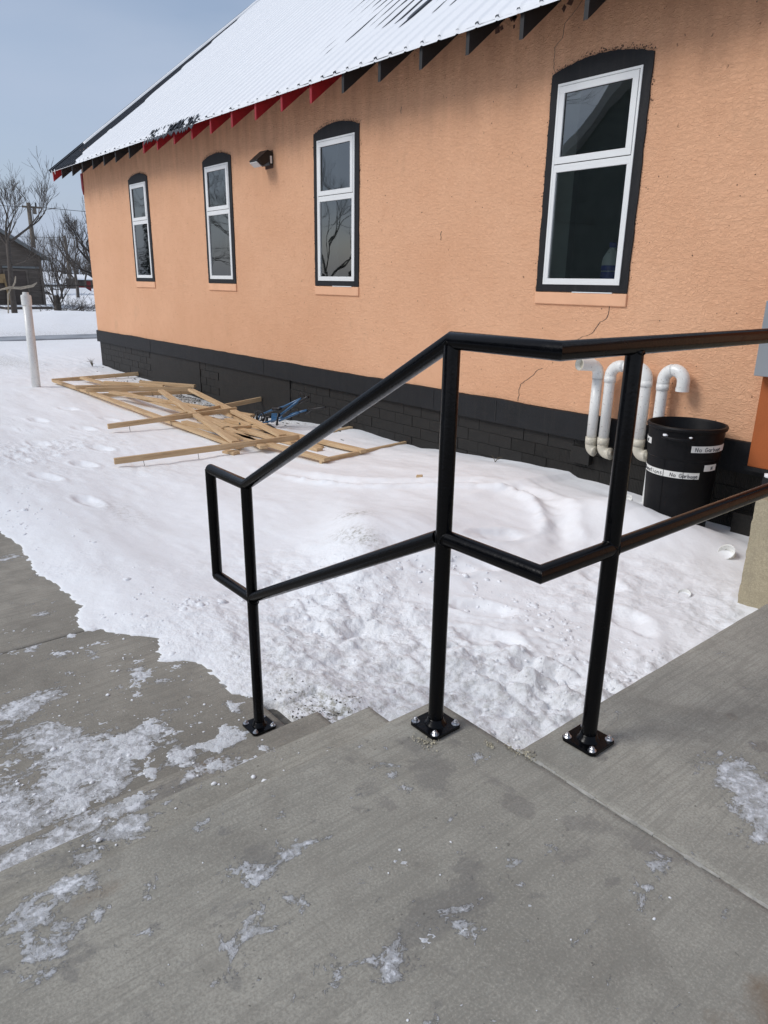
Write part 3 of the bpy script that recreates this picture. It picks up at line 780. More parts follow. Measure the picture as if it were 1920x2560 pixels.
# weld beads where rails meet posts
for (x, y, z) in ((-2.27, YR, .022), (-1.243, YR, .568), (XR, 1.526, .572), (XR, 1.526, 1.055), (-1.243, YR, 1.05)):
    w = MB()
    for sg in (-1, 1):
        cx_, cy_ = (x, y)
        pts = []
        for k in range(17):
            a = 2 * math.pi * k / 16
            rr = PR + .001 * math.sin(k * 2.3)
            if abs(z - 1.055) < .02: pts.append((cx_ + rr * math.cos(a), cy_ + rr * math.sin(a), 1.071 - math.sqrt(max(0, PR ** 2 - (rr * (math.sin(a) if x > -1 else math.sin(a))) ** 2)) * .9))
            elif x > -1: pts.append((cx_ + rr * math.cos(a), cy_ + sg * math.sqrt(max(1e-9, PR ** 2 - min(PR, abs(rr * math.cos(a))) ** 2)) * .9 + sg * .002, z + rr * math.sin(a)))
            else: pts.append((cx_ + sg * math.sqrt(max(1e-9, PR ** 2 - min(PR, abs(rr * math.cos(a))) ** 2)) * .9 + sg * .002, cy_ + rr * math.cos(a), z + rr * math.sin(a)))
        w.tube([rel(p) for p in pts], .0022, 6)
    w.build('weld_bead', M['rail'], rail, True)

# ------------------------------------------------------------------ building
bld = empty('building', (-16.17, 5.4, 0), 0, 'orange stuccoed building with black base band and snowy metal roof', 'building')
BX, BY = -16.17, 5.4
def br(p): return (p[0] - BX, p[1] - BY, p[2])
XL, XRR = -16.17, 4.0
WIN = [(-13.74, -12.89), (-10.80, -9.925), (-7.865, -6.975), (-4.345, -3.415)]
WZ0, WZ1 = 1.146, 2.84
IN = .075   # hole inset inside the black trim
ZT = 3.62
m = MB()
TH = .30
xs_ = [XL]
for a, b in WIN: xs_ += [a + IN, b - IN]
xs_.append(XRR)
zs_ = [.12, WZ0 + .05, WZ1 - .04, ZT]
def q4(m, a, b, c, d): m.add([br(a), br(b), br(c), br(d)], [(0, 1, 2, 3)])
for i in range(len(xs_) - 1):
    for j in range(3):
        hole = (i % 2 == 1) and j == 1
        x0, x1, z0, z1 = xs_[i], xs_[i + 1], zs_[j], zs_[j + 1]
        if not hole:
            q4(m, (x0, BY, z0), (x1, BY, z0), (x1, BY, z1), (x0, BY, z1))
q4(m, (XL, BY, .12), (XL, BY + 10.8, .12), (XL, BY + 10.8, ZT), (XL, BY, ZT))
m.add([br((XL, BY, ZT)), br((XL, BY + 10.8, ZT)), br((XL, BY + 5.4, ZT + 4.3))], [(0, 1, 2)])
q4(m, (XL, BY + 10.8, .12), (-4, BY + 10.8, .12), (-4, BY + 10.8, ZT), (XL, BY + 10.8, ZT)); q4(m, (-4, BY + 10.8, .12), (XRR, BY + 10.8, .12), (XRR, BY + 10.8, .8), (-4, BY + 10.8, .8))  # unseen back wall, opening added at the right to let daylight in
q4(m, (XRR, BY, .12), (XRR, BY + 10.8, .12), (XRR, BY + 10.8, ZT), (XRR, BY, ZT))
m.build('wall', M['stucco'], bld, fix=False)
# reveals and interior shells
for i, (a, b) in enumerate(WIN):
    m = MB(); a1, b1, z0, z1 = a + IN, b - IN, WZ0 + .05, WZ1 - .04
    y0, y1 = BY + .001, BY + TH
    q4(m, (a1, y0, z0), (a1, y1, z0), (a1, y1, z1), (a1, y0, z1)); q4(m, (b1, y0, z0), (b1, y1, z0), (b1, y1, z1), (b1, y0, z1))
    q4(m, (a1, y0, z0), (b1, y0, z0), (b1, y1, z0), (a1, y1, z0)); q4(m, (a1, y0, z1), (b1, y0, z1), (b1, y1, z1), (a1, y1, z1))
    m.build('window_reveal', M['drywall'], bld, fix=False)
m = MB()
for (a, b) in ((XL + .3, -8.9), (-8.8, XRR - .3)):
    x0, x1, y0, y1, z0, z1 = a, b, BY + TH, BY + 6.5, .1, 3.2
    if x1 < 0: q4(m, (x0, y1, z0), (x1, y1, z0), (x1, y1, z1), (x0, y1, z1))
    else: q4(m, (x0, y1, z0), (-2.5, y1, z0), (-2.5, y1, z1), (x0, y1, z1)); q4(m, (-2.5, y1, z0), (x1, y1, z0), (x1, y1, .6), (-2.5, y1, .6))  # gap in the rear room wall, added so daylight reaches the interior
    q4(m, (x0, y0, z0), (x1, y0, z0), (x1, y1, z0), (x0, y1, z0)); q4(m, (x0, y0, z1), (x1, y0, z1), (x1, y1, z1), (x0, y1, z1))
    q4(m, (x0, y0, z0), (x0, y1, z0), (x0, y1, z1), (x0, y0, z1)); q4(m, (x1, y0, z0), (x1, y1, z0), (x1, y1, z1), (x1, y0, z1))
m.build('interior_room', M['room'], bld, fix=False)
# interior face of the front wall around the holes
m = MB()
for i in range(len(xs_) - 1):
    for j in range(3):
        if (i % 2 == 1) and j == 1: continue
        q4(m, (xs_[i], BY + TH - .002, zs_[j]), (xs_[i + 1], BY + TH - .002, zs_[j]), (xs_[i + 1], BY + TH - .002, zs_[j + 1]), (xs_[i], BY + TH - .002, zs_[j + 1]))
m.build('interior_wall', M['room'], bld, fix=False)

def window(i, a, b):
    w = a_ = None
    tr = MB(); n = 44
    zarch = 2.862; rise = .075
    y0 = BY - .012
    outer = []
    rn = random.Random(i + 5)
    def j(): return rn.uniform(-.004, .004)
    # outline, ragged paint edge
    pts = [(a + j() * .3, WZ0)]
    for k in range(1, 16): pts.append((a + j(), WZ0 + (zarch - WZ0) * k / 16))
    for k in range(n + 1):
        u = k / n; pts.append((a + (b - a) * u + j() * .5, zarch + rise * (1 - (2 * u - 1) ** 2) + j()))
    for k in range(15, 0, -1): pts.append((b + j(), WZ0 + (zarch - WZ0) * k / 16))
    pts.append((b, WZ0))
    # build as ring around the opening: strips via polygon with hole -> four pieces
    A1, B1, Z0, Z1 = a + IN, b - IN, WZ0 + .062, WZ1 - .055
    left = [(A1, WZ0)] + [p for p in pts if p[0] < a + .02 and p[1] < Z1 + .06]
    m = MB()
    lf = [p for p in pts[:16]]
    m.prism([br((x, y0, z)) for x, z in ([(A1, WZ0)] + lf + [(a, zarch), (A1, zarch)])], (0, .016, 0))
    rf = pts[-16:]
    m.prism([br((x, y0, z)) for x, z in ([(B1, zarch), (b, zarch)] + rf + [(B1, WZ0)])], (0, .016, 0))
    m.prism([br((x, y0 - .001, z)) for x, z in [(A1, WZ0 + .002), (B1, WZ0 + .002), (B1, Z0), (A1, Z0)]], (0, .016, 0))
    arch = [(a + .002, zarch)] + pts[16:16 + n + 1] + [(b - .002, zarch)] + [(B1, zarch - .001), (B1, Z1), (A1, Z1), (A1, zarch - .001)]
    m.prism([br((x, y0 - .0005, z)) for x, z in arch], (0, .016, 0))
    win = m.build('window', M['trim'], bld)
    # sill lump under
    s = MB(); s.box(a - BX - .005, b - BX + .005, -.018, .01, WZ0 - .105, WZ0 - .004); s.build('window_sill', M['sill'], bld, bevel=.008)
    sn = MB()
    for k in range(14):
        if i in (2, 3) and k > 5 and k < 12:
            x0 = a + (b - a) * k / 14; sn.box(x0 - BX, x0 + (b - a) / 14 - BX, -.020, -.012, WZ0 - .004, WZ0 + .004)
    if sn.v: sn.build('sill_caulk', M['vinyl'], win)
    # white frame
    fy0, fy1 = -.024, .03
    x0, x1, z0, z1 = A1 - BX, B1 - BX, Z0, Z1
    zm = 2.17
    f = .036
    def frame(name, x0, x1, z0, z1, wd, ya, yb, mat):
        m = MB(); m.box(x0, x1, ya, yb, z0, z0 + wd); m.box(x0, x1, ya, yb, z1 - wd, z1)
        m.box(x0, x0 + wd, ya, yb, z0 + wd, z1 - wd); m.box(x1 - wd, x1, ya, yb, z0 + wd, z1 - wd)
        return m.build(name, mat, win, bevel=.002)
    frame('frame', x0, x1, z0, z1, .020, fy0 + .004, fy1, M['vinyl'])
    g = .024
    frame('gasket', x0 + .020, x1 - .020, zm + .004, z1 - .020, .010, fy0 + .012, fy1 - .01, M['gasket'])
    frame('sash', x0 + g, x1 - g, zm + .008, z1 - g, .052, fy0, fy1 - .012, M['vinyl'])
    m = MB(); m.box(x0 + .02, x1 - .02, fy0 + .006, fy1, zm - .026, zm + .002); m.build('mullion', M['vinyl'], win, bevel=.002)
    frame('lower_frame', x0 + .020, x1 - .020, z0 + .020, zm - .026, .030, fy0 + .005, fy1 - .008, M['vinyl'])
    frame('gasket', x0 + g + .050, x1 - g - .050, zm + .058, z1 - g - .050, .006, -.012, .0, M['gasket'])
    m = MB(); q = lambda xa, xb, za, zb, y: m.add([(xa, y, za), (xb, y, za), (xb, y, zb), (xa, y, zb)], [(0, 1, 2, 3)])
    q(x0 + g + .05, x1 - g - .05, zm + .058, z1 - g - .05, -.006); m.build('pane', M['glass'], win, fix=False)
    m = MB(); q(x0 + .048, x1 - .048, z0 + .048, zm - .054, -.004); m.build('pane', M['glass'], win, fix=False)
    return win
for i, (a, b) in enumerate(WIN): window(i, a, b)

# black band, block courses, plaster panels
def wavy_band():
    m = MB(); n = 360; xs = np.linspace(XL - .02, XRR, n)
    top = .122 + .006 * fbm(xs[None, :], xs[None, :] * 0, 2.2, 4, 3)[0] * 2
    for k in range(n - 1):
        t0, t1 = float(top[k]), float(top[k + 1])
        m.add([br((xs[k], BY - .028, -.112)), br((xs[k + 1], BY - .028, -.112)), br((xs[k + 1], BY - .026, t1 - .006)), br((xs[k], BY - .026, t0 - .006)), br((xs[k + 1], BY + .004, t1)), br((xs[k], BY + .004, t0)), br((xs[k], BY + .02, -.112)), br((xs[k + 1], BY + .02, -.112))],
              [(0, 1, 2, 3), (3, 2, 4, 5), (6, 7, 1, 0)])
    m.add([br((XL - .02, BY - .028, -.112)), br((XL - .02, BY - .026, .12)), br((XL - .02, BY + 1, .12)), br((XL - .02, BY + 1, -.112))], [(0, 1, 2, 3)])
    return m.build('base_band', M['band'], bld, fix=False)
wavy_band()
for x in (-13.3, -9.2, -5.62, -4.72):
    m = MB(); m.box(x - BX, x - BX + .006, -.031, -.02, -.105, .105); m.build('band_joint', M['gasket'], bld)
m = MB(); m.box(0.0, XRR - BX, .024, .3, -1.0, -.10); m.box(0.0, .1, .3, 10, -1.0, .12); m.build('foundation', M['mortar'], bld)
BL, BH = .294, .1215
def block_mesh(name, mat, L=BL):
    m = MB(); m.box(.002, L - .002, 0, .03, .002, BH - .002)
    o = m.build(name, mat, bld, bevel=.003); return o
bp = block_mesh('block', M['block']); bpr = block_mesh('block', M['block_ribbed'])
used = {id(bp): False, id(bpr): False}
rb = random.Random(4)
def in_plaster(x): return (-13.38 < x < -11.32) or (-10.68 < x < -8.55)
for c in range(4):
    z = -.112 - BH * (c + 1) - .004
    off = (c % 2) * BL / 2
    x = XL + .03 - off
    while x < -1.0:
        xa = x; x += BL
        if xa < XL + .02: continue
        if in_plaster(xa + BL / 2): continue
        zw = np.interp(xa, wallx, wallz)
        if z + BH < zw - .03: continue
        src = bpr if (xa > -4.6 and (c >= 1 or xa > -3.6)) else bp
        if used[id(src)]: o = src.copy(); COL.objects.link(o); o.parent = bld
        else: o = src; used[id(src)] = True
        o.location = (xa - BX, .016 + rb.uniform(-.003, .004), z)
for (xa, xb) in ((-13.38, -11.35), (-10.65, -8.55)):
    m = MB(); m.box(xa - BX, xb - BX, .008, .05, -1.0, -.118); m.build('plaster_panel', M['block'], bld, bevel=.004)
m = MB(); m.box(-3.78 - BX, -3.58 - BX, -.045, .01, -.32, -.17); o = m.build('vent_flap', M['block'], bld, bevel=.003)

# cracks in the stucco
def crack(pts, w=.006):
    rn = random.Random(len(pts)); m = MB(); P_ = []
    for k in range(len(pts) - 1):
        a = Vector((pts[k][0], 0, pts[k][1])); b = Vector((pts[k + 1][0], 0, pts[k + 1][1]))
        n = max(2, int((b - a).length / .025))
        for i in range(n): P_.append(a.lerp(b, i / n) + Vector((rn.uniform(-.007, .007), 0, rn.uniform(-.004, .004))))
    P_.append(Vector((pts[-1][0], 0, pts[-1][1])))
    for k in range(len(P_) - 1):
        m.obox((P_[k].x - BX, -.0012, P_[k].z), (P_[k + 1].x - BX, -.0012, P_[k + 1].z), .0016, w * rn.uniform(.4, 1.1), (0, -1, 0)) if False else m.add(
            [(P_[k].x - BX - w * .4, -.0016, P_[k].z), (P_[k].x - BX + w * .4, -.0016, P_[k].z), (P_[k + 1].x - BX + w * .4, -.0016, P_[k + 1].z - .001), (P_[k + 1].x - BX - w * .4, -.0016, P_[k + 1].z + .001)], [(0, 1, 2, 3)])
    return m.build('wall_crack', M['gasket'], bld, fix=False)
crack([(-4.10, 3.38), (-4.151, 3.303), (-4.269, 3.219), (-4.286, 3.124), (-4.348, 3.066), (-4.344, 2.92), (-4.318, 2.872)])
crack([(-3.567, 1.14), (-3.571, 1.05)], .010); crack([(-3.571, 1.04), (-3.575, .947), (-3.644, .911), (-3.693, .826), (-3.849, .755)], .008)
crack([(-4.20, .47), (-4.255, .45), (-4.374, .344), (-4.452, .30), (-4.466, .132)], .008)
crack([(-5.62, 1.70), (-5.62, 1.62)], .008); crack([(-6.28, 2.92), (-6.28, 2.86)], .008); crack([(-3.80, 1.12), (-3.80, 1.05)], .005)

# roof
RX0, RX1 = -16.60, 4.5
EY, EZ = 4.94, 3.235
PIT = R(39.0)
ca, sa = math.cos(PIT), math.sin(PIT)
SL = 7.4
RIB = .2225
def rib_h(x):
    u = ((x - RX0) / RIB) % 1.0; u = min(u, 1 - u) * RIB
    return .022 if u < .010 else (.022 * (1 - (u - .010) / .014) if u < .024 else 0)
def rpt(x, s, h): return (x, EY + s * ca - h * sa, EZ + s * sa + h * ca)
m = MB(); xs = []
k = 0
while True:
    c = RX0 + k * RIB
    for dx in (-.024, -.010, .010, .024):
        x = c + dx
        if RX0 <= x <= RX1: xs.append(x)
    k += 1
    if c > RX1: break
xs = [RX0] + xs
S_ = [0, .6, 1.6, 3, 5, SL]
vv = []; 
for x in xs:
    for s in S_: vv.append(br(rpt(x, s, rib_h(x) if x > RX0 + .03 else .022)))
ns = len(S_); ff = []
for i in range(len(xs) - 1):
    for j in range(ns - 1): ff.append((i * ns + j, (i + 1) * ns + j, (i + 1) * ns + j + 1, i * ns + j + 1))
m.add(vv, ff)
roof = m.build('roof', M['roof'], bld, fix=False)
m = MB(); 
v = [br(rpt(RX0, .01, -.012)), br(rpt(RX1, .01, -.012)), br(rpt(RX1, SL, -.012)), br(rpt(RX0, SL, -.012))]
m.add(v, [(0, 1, 2, 3)]); m.build('roof_deck', M['soffit'], roof, fix=False)
# back slope
m = MB(); ry_, rzz = EY + SL * ca, EZ + SL * sa
m.add([br((RX0, ry_, rzz)), br((RX1, ry_, rzz)), br((RX1, ry_ + SL * ca, EZ)), br((RX0, ry_ + SL * ca, EZ))], [(0, 1, 2, 3)]); m.build('back_slope', M['roof'], roof, fix=False)
# rake trim
m = MB()
m.obox(br(rpt(RX0 - .015, -.02, .01)), br(rpt(RX0 - .015, SL, .01)), .03, .07, (0, -sa, ca)); m.obox(br(rpt(RX0 + .05, -.01, .026)), br(rpt(RX0 + .05, SL, .026)), .11, .012, (0, -sa, ca))
m.build('rake_trim', M['roof'], roof)
m = MB(); m.obox(br(rpt(RX0 + .02, 0, -.075)), br(rpt(RX0 + .02, SL, -.075)), .035, .13, (0, -sa, ca)); m.build('fascia_board', M['red'], roof)
# rafter tails
tails = [(-16.56, 'r'), (-16.00, 'k'), (-15.364, 'k'), (-14.782, 'k'), (-14.221, 'k'), (-13.653, 'k'), (-13.096, 'k'), (-12.491, 'k'), (-11.898, 'r'), (-11.378, 'r'), (-10.781, 'r'), (-10.203, 'r'), (-9.639, 'r'), (-9.055, 'r'), (-8.464, 'r'), (-7.875, 'r'), (-7.28, 'r'),
         (-6.696, 'k'), (-6.105, 'k'), (-5.514, 'k'), (-4.928, 'k'), (-4.34, 'k'), (-3.736, 'k'), (-3.14, 'k'), (-2.55, 'k'), (-1.96, 'k'), (-1.37, 'k')]
tm = {}
for x, c in tails:
    if c not in tm:
        y0, y1 = EY + .02, BY + .02
        zt0 = EZ - .018 + .02 * math.tan(PIT); zt1 = zt0 + (y1 - y0) * math.tan(PIT)
        zb0 = 3.045; zb1 = zb0 + (y1 - y0) * math.tan(PIT)
        m = MB(); m.prism([(0, y0 - BY, zb0), (0, y1 - BY, zb1), (0, y1 - BY, zt1), (0, y0 - BY, zt0)], (.04, 0, 0))
        o = m.build('rafter_tail', M['red' if c == 'r' else 'blackwood'], bld)
        o['label'] = 'red painted rafter tail' if c == 'r' else 'black painted rafter tail'; tm[c] = o
    else:
        o = tm[c].copy(); COL.objects.link(o); o.parent = bld
    o.location = (x - BX - .02, 0, random.uniform(-.006, .006))
m = MB(); m.prism([br((XL - .035, BY - .02, 3.2)), br((XL - .035, BY - .02, 2.93)), br((XL + .02, BY - .02, 2.80)), br((XL + .05, BY - .02, 2.93)), br((XL + .06, BY - .02, 3.2))], (0, .015, 0))
m.build('corner_trim', M['red'], bld)
# bent eave flashing
m = MB(); rn = random.Random(2)
x = -11.75
while x < -10.1:
    w = rn.uniform(.06, .16); d0 = rn.uniform(.03, .10)
    a = Vector(br(rpt(x, .16, .03))); b = Vector(br(rpt(x + w, .12, .05))); c = Vector(br(rpt(x + w * rn.uniform(.2, .9), -.05 - d0 * .6, -.02 - d0 * .25))); d = Vector(br(rpt(x - .03, -.03, -.01)))
    m.add([a, b, c, d, a + Vector((0, .005, -.005)), b + Vector((0, .005, -.005)), c + Vector((0, .005, -.005)), d + Vector((0, .005, -.005))], [(0, 1, 2, 3), (7, 6, 5, 4), (2, 3, 7, 6), (1, 2, 6, 5)])
    x += w * .8
m.build('bent_flashing', M['roof'], roof)

# roof snow
xs = np.arange(RX0 + .02, RX1, .0139); ss = np.concatenate([np.arange(-.02, .5, .03), np.arange(.5, SL - .1, .07)])
X, S = np.meshgrid(xs, ss, indexing='ij')
u = np.abs(((X - RX0) / RIB + .5) % 1.0 - .5) * RIB
rib = .022 * np.clip(1 - (u - .010) / .014, 0, 1)
t = .021 + .005 * fbm(X, S, 1.3, 3, 5) + .80 * rib + .004 * fbm(X * 1.0, S * .1, 6, 3, 55)
tl = 1.15 + .35 * fbm(S, X * 0, 1.2, 3, 8) - .0 * S            # bare strip by the rake
edge_x = RX0 + tl * smst(SL + 1, 0, S) + .10
bare = smst(edge_x + .10, edge_x - .05, X)
capstrip = (X < RX0 + .17) & (X > RX0 + .02) & (S > .9)
t = t - .08 * bare
t = np.where(capstrip, .046 + .004 * fbm(S, X, 2, 2, 9), t)
melt = smst(-9.4, -7.4, X) * smst(.38, .85, S + .3 * fbm(X, S, .9, 3, 12))
t = t - melt * (.0105 + .45 * rib + .0165 * fbm(X, S * .25, 3.2, 4, 31))
melt2 = smst(-11.5, -8.5, X) * smst(1.6, 3.2, S) ; t = t - melt2 * .012 * (1 + fbm(X, S * .4, 2.4, 3, 14))
# slipped tongues near bent flashing
tong = np.exp(-((X + 10.8) / .55) ** 2) * smst(.35, .0, S) ; t = t - tong * .07 * smst(.1, -.2, fbm(X, S * .3, 3.4, 2, 77) - .1)
t = t - .045 * smst(.010 + .020 * (1 + fbm(X, S * 0, 5, 3, 44)), -.02, S)
t = np.maximum(t, -.012)
PY = EY + S * ca - t * sa; PZ = EZ + S * sa + t * ca
o = grid_obj('roof_snow', X, PY, PZ, M['roofsnow'], {'dirt': X * 0, 'rough': X * 0 + .1}); tag(o, kind='stuff')
# icicles by the far corner
for k, (x, l) in enumerate(((-16.52, .10), (-16.33, .09))):
    m = MB(); m.tube([(0, 0, 0), (0, 0, -l * .5), (0, 0, -l)], [.012, .009, .002], 7); o = m.build('icicle', M['crumb'], None, True, (x, EY - .01, EZ + .01))
    tag(o, ('icicle at the very tip of the far roof corner', 'icicle hanging just right of the one at the roof tip')[k], 'icicle', 'icicles under the far eave')

# stain ring around the wall lamp, painted overspray dots around trims (wear marks as thin chips of dark paint)
m = MB(); rn = random.Random(9)
def fleck(x, z, s):
    a0 = rn.uniform(0, 6); v = [(x - BX + s * rn.uniform(.5, 1) * math.cos(a0 + k * 1.57), -.0018, z + s * rn.uniform(.5, 1.2) * math.sin(a0 + k * 1.57)) for k in range(4)]
    m.add(v, [(0, 1, 2, 3)])
for i, (a, b) in enumerate(WIN):
    for k in range(260):
        u = rn.random(); 
        if rn.random() < .6: x = a + (b - a) * u; z = 2.862 + .075 * (1 - (2 * u - 1) ** 2) + abs(rn.gauss(0, .018)); 
        else: x = (a - abs(rn.gauss(0, .014))) if rn.random() < .6 else (b + abs(rn.gauss(0, .012))); z = rn.uniform(WZ0, 2.88)
        fleck(x, z, rn.uniform(.003, .009))
for k in range(420):
    fleck(rn.uniform(-15.8, -1.8), rn.uniform(.2, 3.3), rn.uniform(.003, .0075))
for k in range(70):
    fleck(rn.uniform(-5.3, -4.2), 3.45 - abs(rn.gauss(0, .05)), rn.uniform(.02, .05))
m.build('paint_flecks', M['stain'], bld, fix=False)['kind'] = 'stuff'

# ------------------------------------------------------------------ wall lamp
lamp = empty('wall_lamp', (-8.90, 5.4, 2.70), 0, 'black wedge-shaped floodlight fixed to the orange wall between two windows', 'wall lamp')
m = MB()
lamp.scale = (.8, .8, .8)
hw = .13
prof = [(-.005, .10), (-.005, -.09), (-.07, -.10), (-.09, -.055), (-.20, -.125), (-.31, -.045), (-.10, .125)]
m.prism([(-hw, y, z) for y, z in prof], (2 * hw, 0, 0)); m.build('lamp_housing', M['lampbody'], lamp, bevel=.008)
m = MB(); m.prism([(-hw + .02, -.215, -.124), (hw - .02, -.215, -.124), (hw - .02, -.300, -.064), (-hw + .02, -.300, -.064)], (0, -.006, -.009)); m.build('lamp_lens', M['lens'], lamp)
m = MB(); m.box(-hw + .01, hw - .01, -.01, .0, -.135, .13); m.build('back_plate', M['stain'], lamp)
m = MB(); m.box(hw, hw + .003, -.065, -.03, -.07, .04); m.build('rating_label', M['tape'], lamp)

# ------------------------------------------------------------------ PVC vent pipes
def arc(c, r, a0, a1, u, v, n=8):
    c = Vector(c); u = Vector(u); v = Vector(v)
    return [c + u * r * math.cos(a0 + (a1 - a0) * k / n) + v * r * math.sin(a0 + (a1 - a0) * k / n) for k in range(n + 1)]
PP = .043
def sock(m, p, d, l=.05, r=PP + .006):
    p = Vector(p); d = Vector(d).normalized(); m.tube([p - d * l / 2, p + d * l / 2], r, 20)
def pvc_root(x, lab): 
    return empty('vent_pipe', (x, 5.29, 0), 0, lab, 'pipe', 'white PVC pipes along the wall')
UX, UZ, UY = (1, 0, 0), (0, 0, 1), (0, 1, 0)
# pipe one: open elbow at top, bottom elbow turning into the wall
p1 = pvc_root(-3.535, 'white vent pipe with an open mouth at its top, nearest the far windows')
MB().tube([(0, 0, .47), (0, 0, -.07)], PP, 20).build('pipe', M['pvc'], p1, True)
m = MB(); m.tube([(0, 0, .46), (0, 0, .50)] + [(-.004, -.012, .535), (-.014, -.035, .560), (-.025, -.07, .572)], PP + .004, 20, False); m.build('elbow', M['pvc'], p1, True)
m = MB(); a = Vector((-.022, -.06, .572)); b = Vector((-.055, -.20, .582)); m.tube([a, b], PP + .009, 24, False); m.tube([b, a + (b - a) * .0], PP + .002, 24, False)
d = (b - a).normalized(); m.build('socket', M['pvc'], p1, True)
m = MB(); m.tube([b - d * .001, b + d * .002], [PP + .009, PP + .003], 24, False); m.tube([b - d * .05, b - d * .049], [.001, PP + .003], 24, False); m.build('socket_rim', M['pvc_dirty'], p1, True)
m = MB(); m.tube([(0, 0, -.06), (0, 0, -.10)] + arc((.055, .0, -.11), .055, R(180), R(265), UX, UZ)[1:], PP + .003, 20); sock(m, (0, 0, -.075), UZ, .06); m.build('elbow', M['pvc_dirty'], p1, True)
# pipe two/three: inverted U
p2 = pvc_root(-3.415, 'white vent pipe bent into an inverted U on two long legs')
x3 = -3.083 + 3.415
pts = [(0, 0, -.06), (0, 0, .49)] + arc((.09, 0, .49), .09, R(180), R(90), UX, UZ)[1:] + arc((x3 - .09, 0, .49), .09, R(90), 0, UX, UZ) + [(x3, 0, -.02)]
MB().tube(pts, PP, 20).build('pipe', M['pvc'], p2, True)
m = MB()
m.tube([(0, 0, .455), (0, 0, .49)] + arc((.09, 0, .49), .09, R(180), R(90), UX, UZ)[1:] + [(.12, 0, .58)], PP + .004, 20)
sock(m, (0, 0, .465), UZ); m.build('elbow', M['pvc'], p2, True)
m = MB(); m.tube([(x3 - .12, 0, .58)] + arc((x3 - .09, 0, .49), .09, R(90), 0, UX, UZ) + [(x3, 0, .455)], PP + .004, 20); sock(m, (x3, 0, .465), UZ); m.build('elbow', M['pvc'], p2, True)
for xx, zz in ((0, -.06), (x3, -.015)):
    m = MB(); pl = [(xx, 0, zz + .02), (xx, 0, zz - .03)] + arc((xx + .06, 0, zz - .04), .06, R(180), R(290), UX, UZ)[1:]
    m.tube(pl, PP + .003, 20, False); sock(m, (xx, 0, zz), UZ, .06); q = Vector(pl[-1]); d = (Vector(pl[-1]) - Vector(pl[-2])).normalized(); sock(m, q, d, .012, PP + .008)
    m.build('elbow', M['pvc_dirty'], p2, True)
    MB().tube([q + d * .007, q + d * .008], [.035, .036], 20).build('pipe_bore', M['pvc_dirty'], p2, True)
# pipe four: candy cane
p4 = pvc_root(-2.94, 'white vent pipe curved like a cane above the black trash can')
x4 = .165
pts = [(0, 0, -.5), (0, 0, .50)] + arc((x4 / 2, 0, .51), x4 / 2, R(180), 0, UX, UZ, 14)[1:] + [(x4, 0, .48)]
MB().tube(pts, PP, 20, False).build('pipe', M['pvc'], p4, True)
m = MB(); m.tube([(0, 0, .46), (0, 0, .50)] + arc((x4 / 2, 0, .51), x4 / 2, R(180), R(100), UX, UZ)[1:], PP + .005, 20); sock(m, (0, 0, .455), UZ); m.build('elbow', M['pvc'], p4, True)
m = MB(); m.tube(arc((x4 / 2, 0, .51), x4 / 2, R(95), 0, UX, UZ) + [(x4, 0, .47)], PP + .005, 20, False); m.tube([(x4, 0, .47), (x4, 0, .44)], PP + .008, 20, False); m.build('elbow', M['pvc'], p4, True)

# ------------------------------------------------------------------ trash can
CX, CY, CZ0 = -2.565, 5.035, -.62
can = empty('trash_can', (CX, CY, CZ0), 0, 'black plastic trash can with white hand-lettered tape, standing in snow by the wall', 'trash can')
HT = .875; RT, RB = .258, .220
tax = Vector((.0, .0, 1))
def cr(z):   # outer radius at height
    u = z / HT
    r = RB + (RT - RB) * u
    return r + (.006 if u > .735 else 0)
prof = [(.001, .0), (RB - .01, .0), (RB, .01)] + [(cr(HT * k / 20), HT * k / 20) for k in range(1, 15)] + [(cr(HT * .731), HT * .731), (cr(HT * .739), HT * .739)] + [(cr(HT * k / 20), HT * k / 20) for k in range(15, 20)] + [
    (RT + .004, HT - .03), (RT + .018, HT - .026), (RT + .022, HT - .01), (RT + .016, HT), (RT + .002, HT + .002), (RT - .006, HT - .012), (RB - .01, .02), (.001, .02)]
MB().lathe(prof, (0, 0, 0), 64, False).build('can_body', M['can'], can, 'auto')
phi0 = math.atan2(-CY, -CX)      # towards the camera
def cyl(phi, z, off): 
    a = phi0 + phi; r = cr(z) + off; return (r * math.cos(a), r * math.sin(a), z)
def panel(ph0, ph1, z0, z1, off, th, mat, name, n=16, slope=0):
    m = MB(); v = []; f = []
    for k in range(n + 1):
        p = ph0 + (ph1 - ph0) * k / n; dz = slope * k / n
        v += [cyl(p, z0 + dz, off), cyl(p, z1 + dz, off), cyl(p, z0 + dz, off + th), cyl(p, z1 + dz, off + th)]
    for k in range(n):
        a = 4 * k; f += [(a + 2, a + 6, a + 7, a + 3), (a, a + 1, a + 5, a + 4), (a + 1, a + 3, a + 7, a + 5), (a, a + 4, a + 6, a + 2)]
    f += [(0, 2, 3, 1), (4 * n, 4 * n + 1, 4 * n + 3, 4 * n + 2)]
    m.add(v, f); return m.build(name, mat, can)
# vertical seams and embossed panel
for p in (-28, 4): panel(R(p), R(p + .8), .05, HT * .93, .0, .0010, M['can'], 'seam', 1)
panel(R(-26), R(3), HT * .75, HT * .90, .0, .003, M['can'], 'embossed_panel')
zt_ = [HT - .135, HT - .325]
tapes = [(11, 84, HT - .165, HT - .118, 0), (-92, -60, HT - .150, HT - .105, 0), (-94, 31, HT - .362, HT - .315, 0), (38, 66, HT - .305, HT - .258, .0)]
for i, (a, b, z0, z1, sl) in enumerate(tapes): panel(R(a), R(b), z0, z1, .0015, .0012, M['tape'], 'tape', 24)
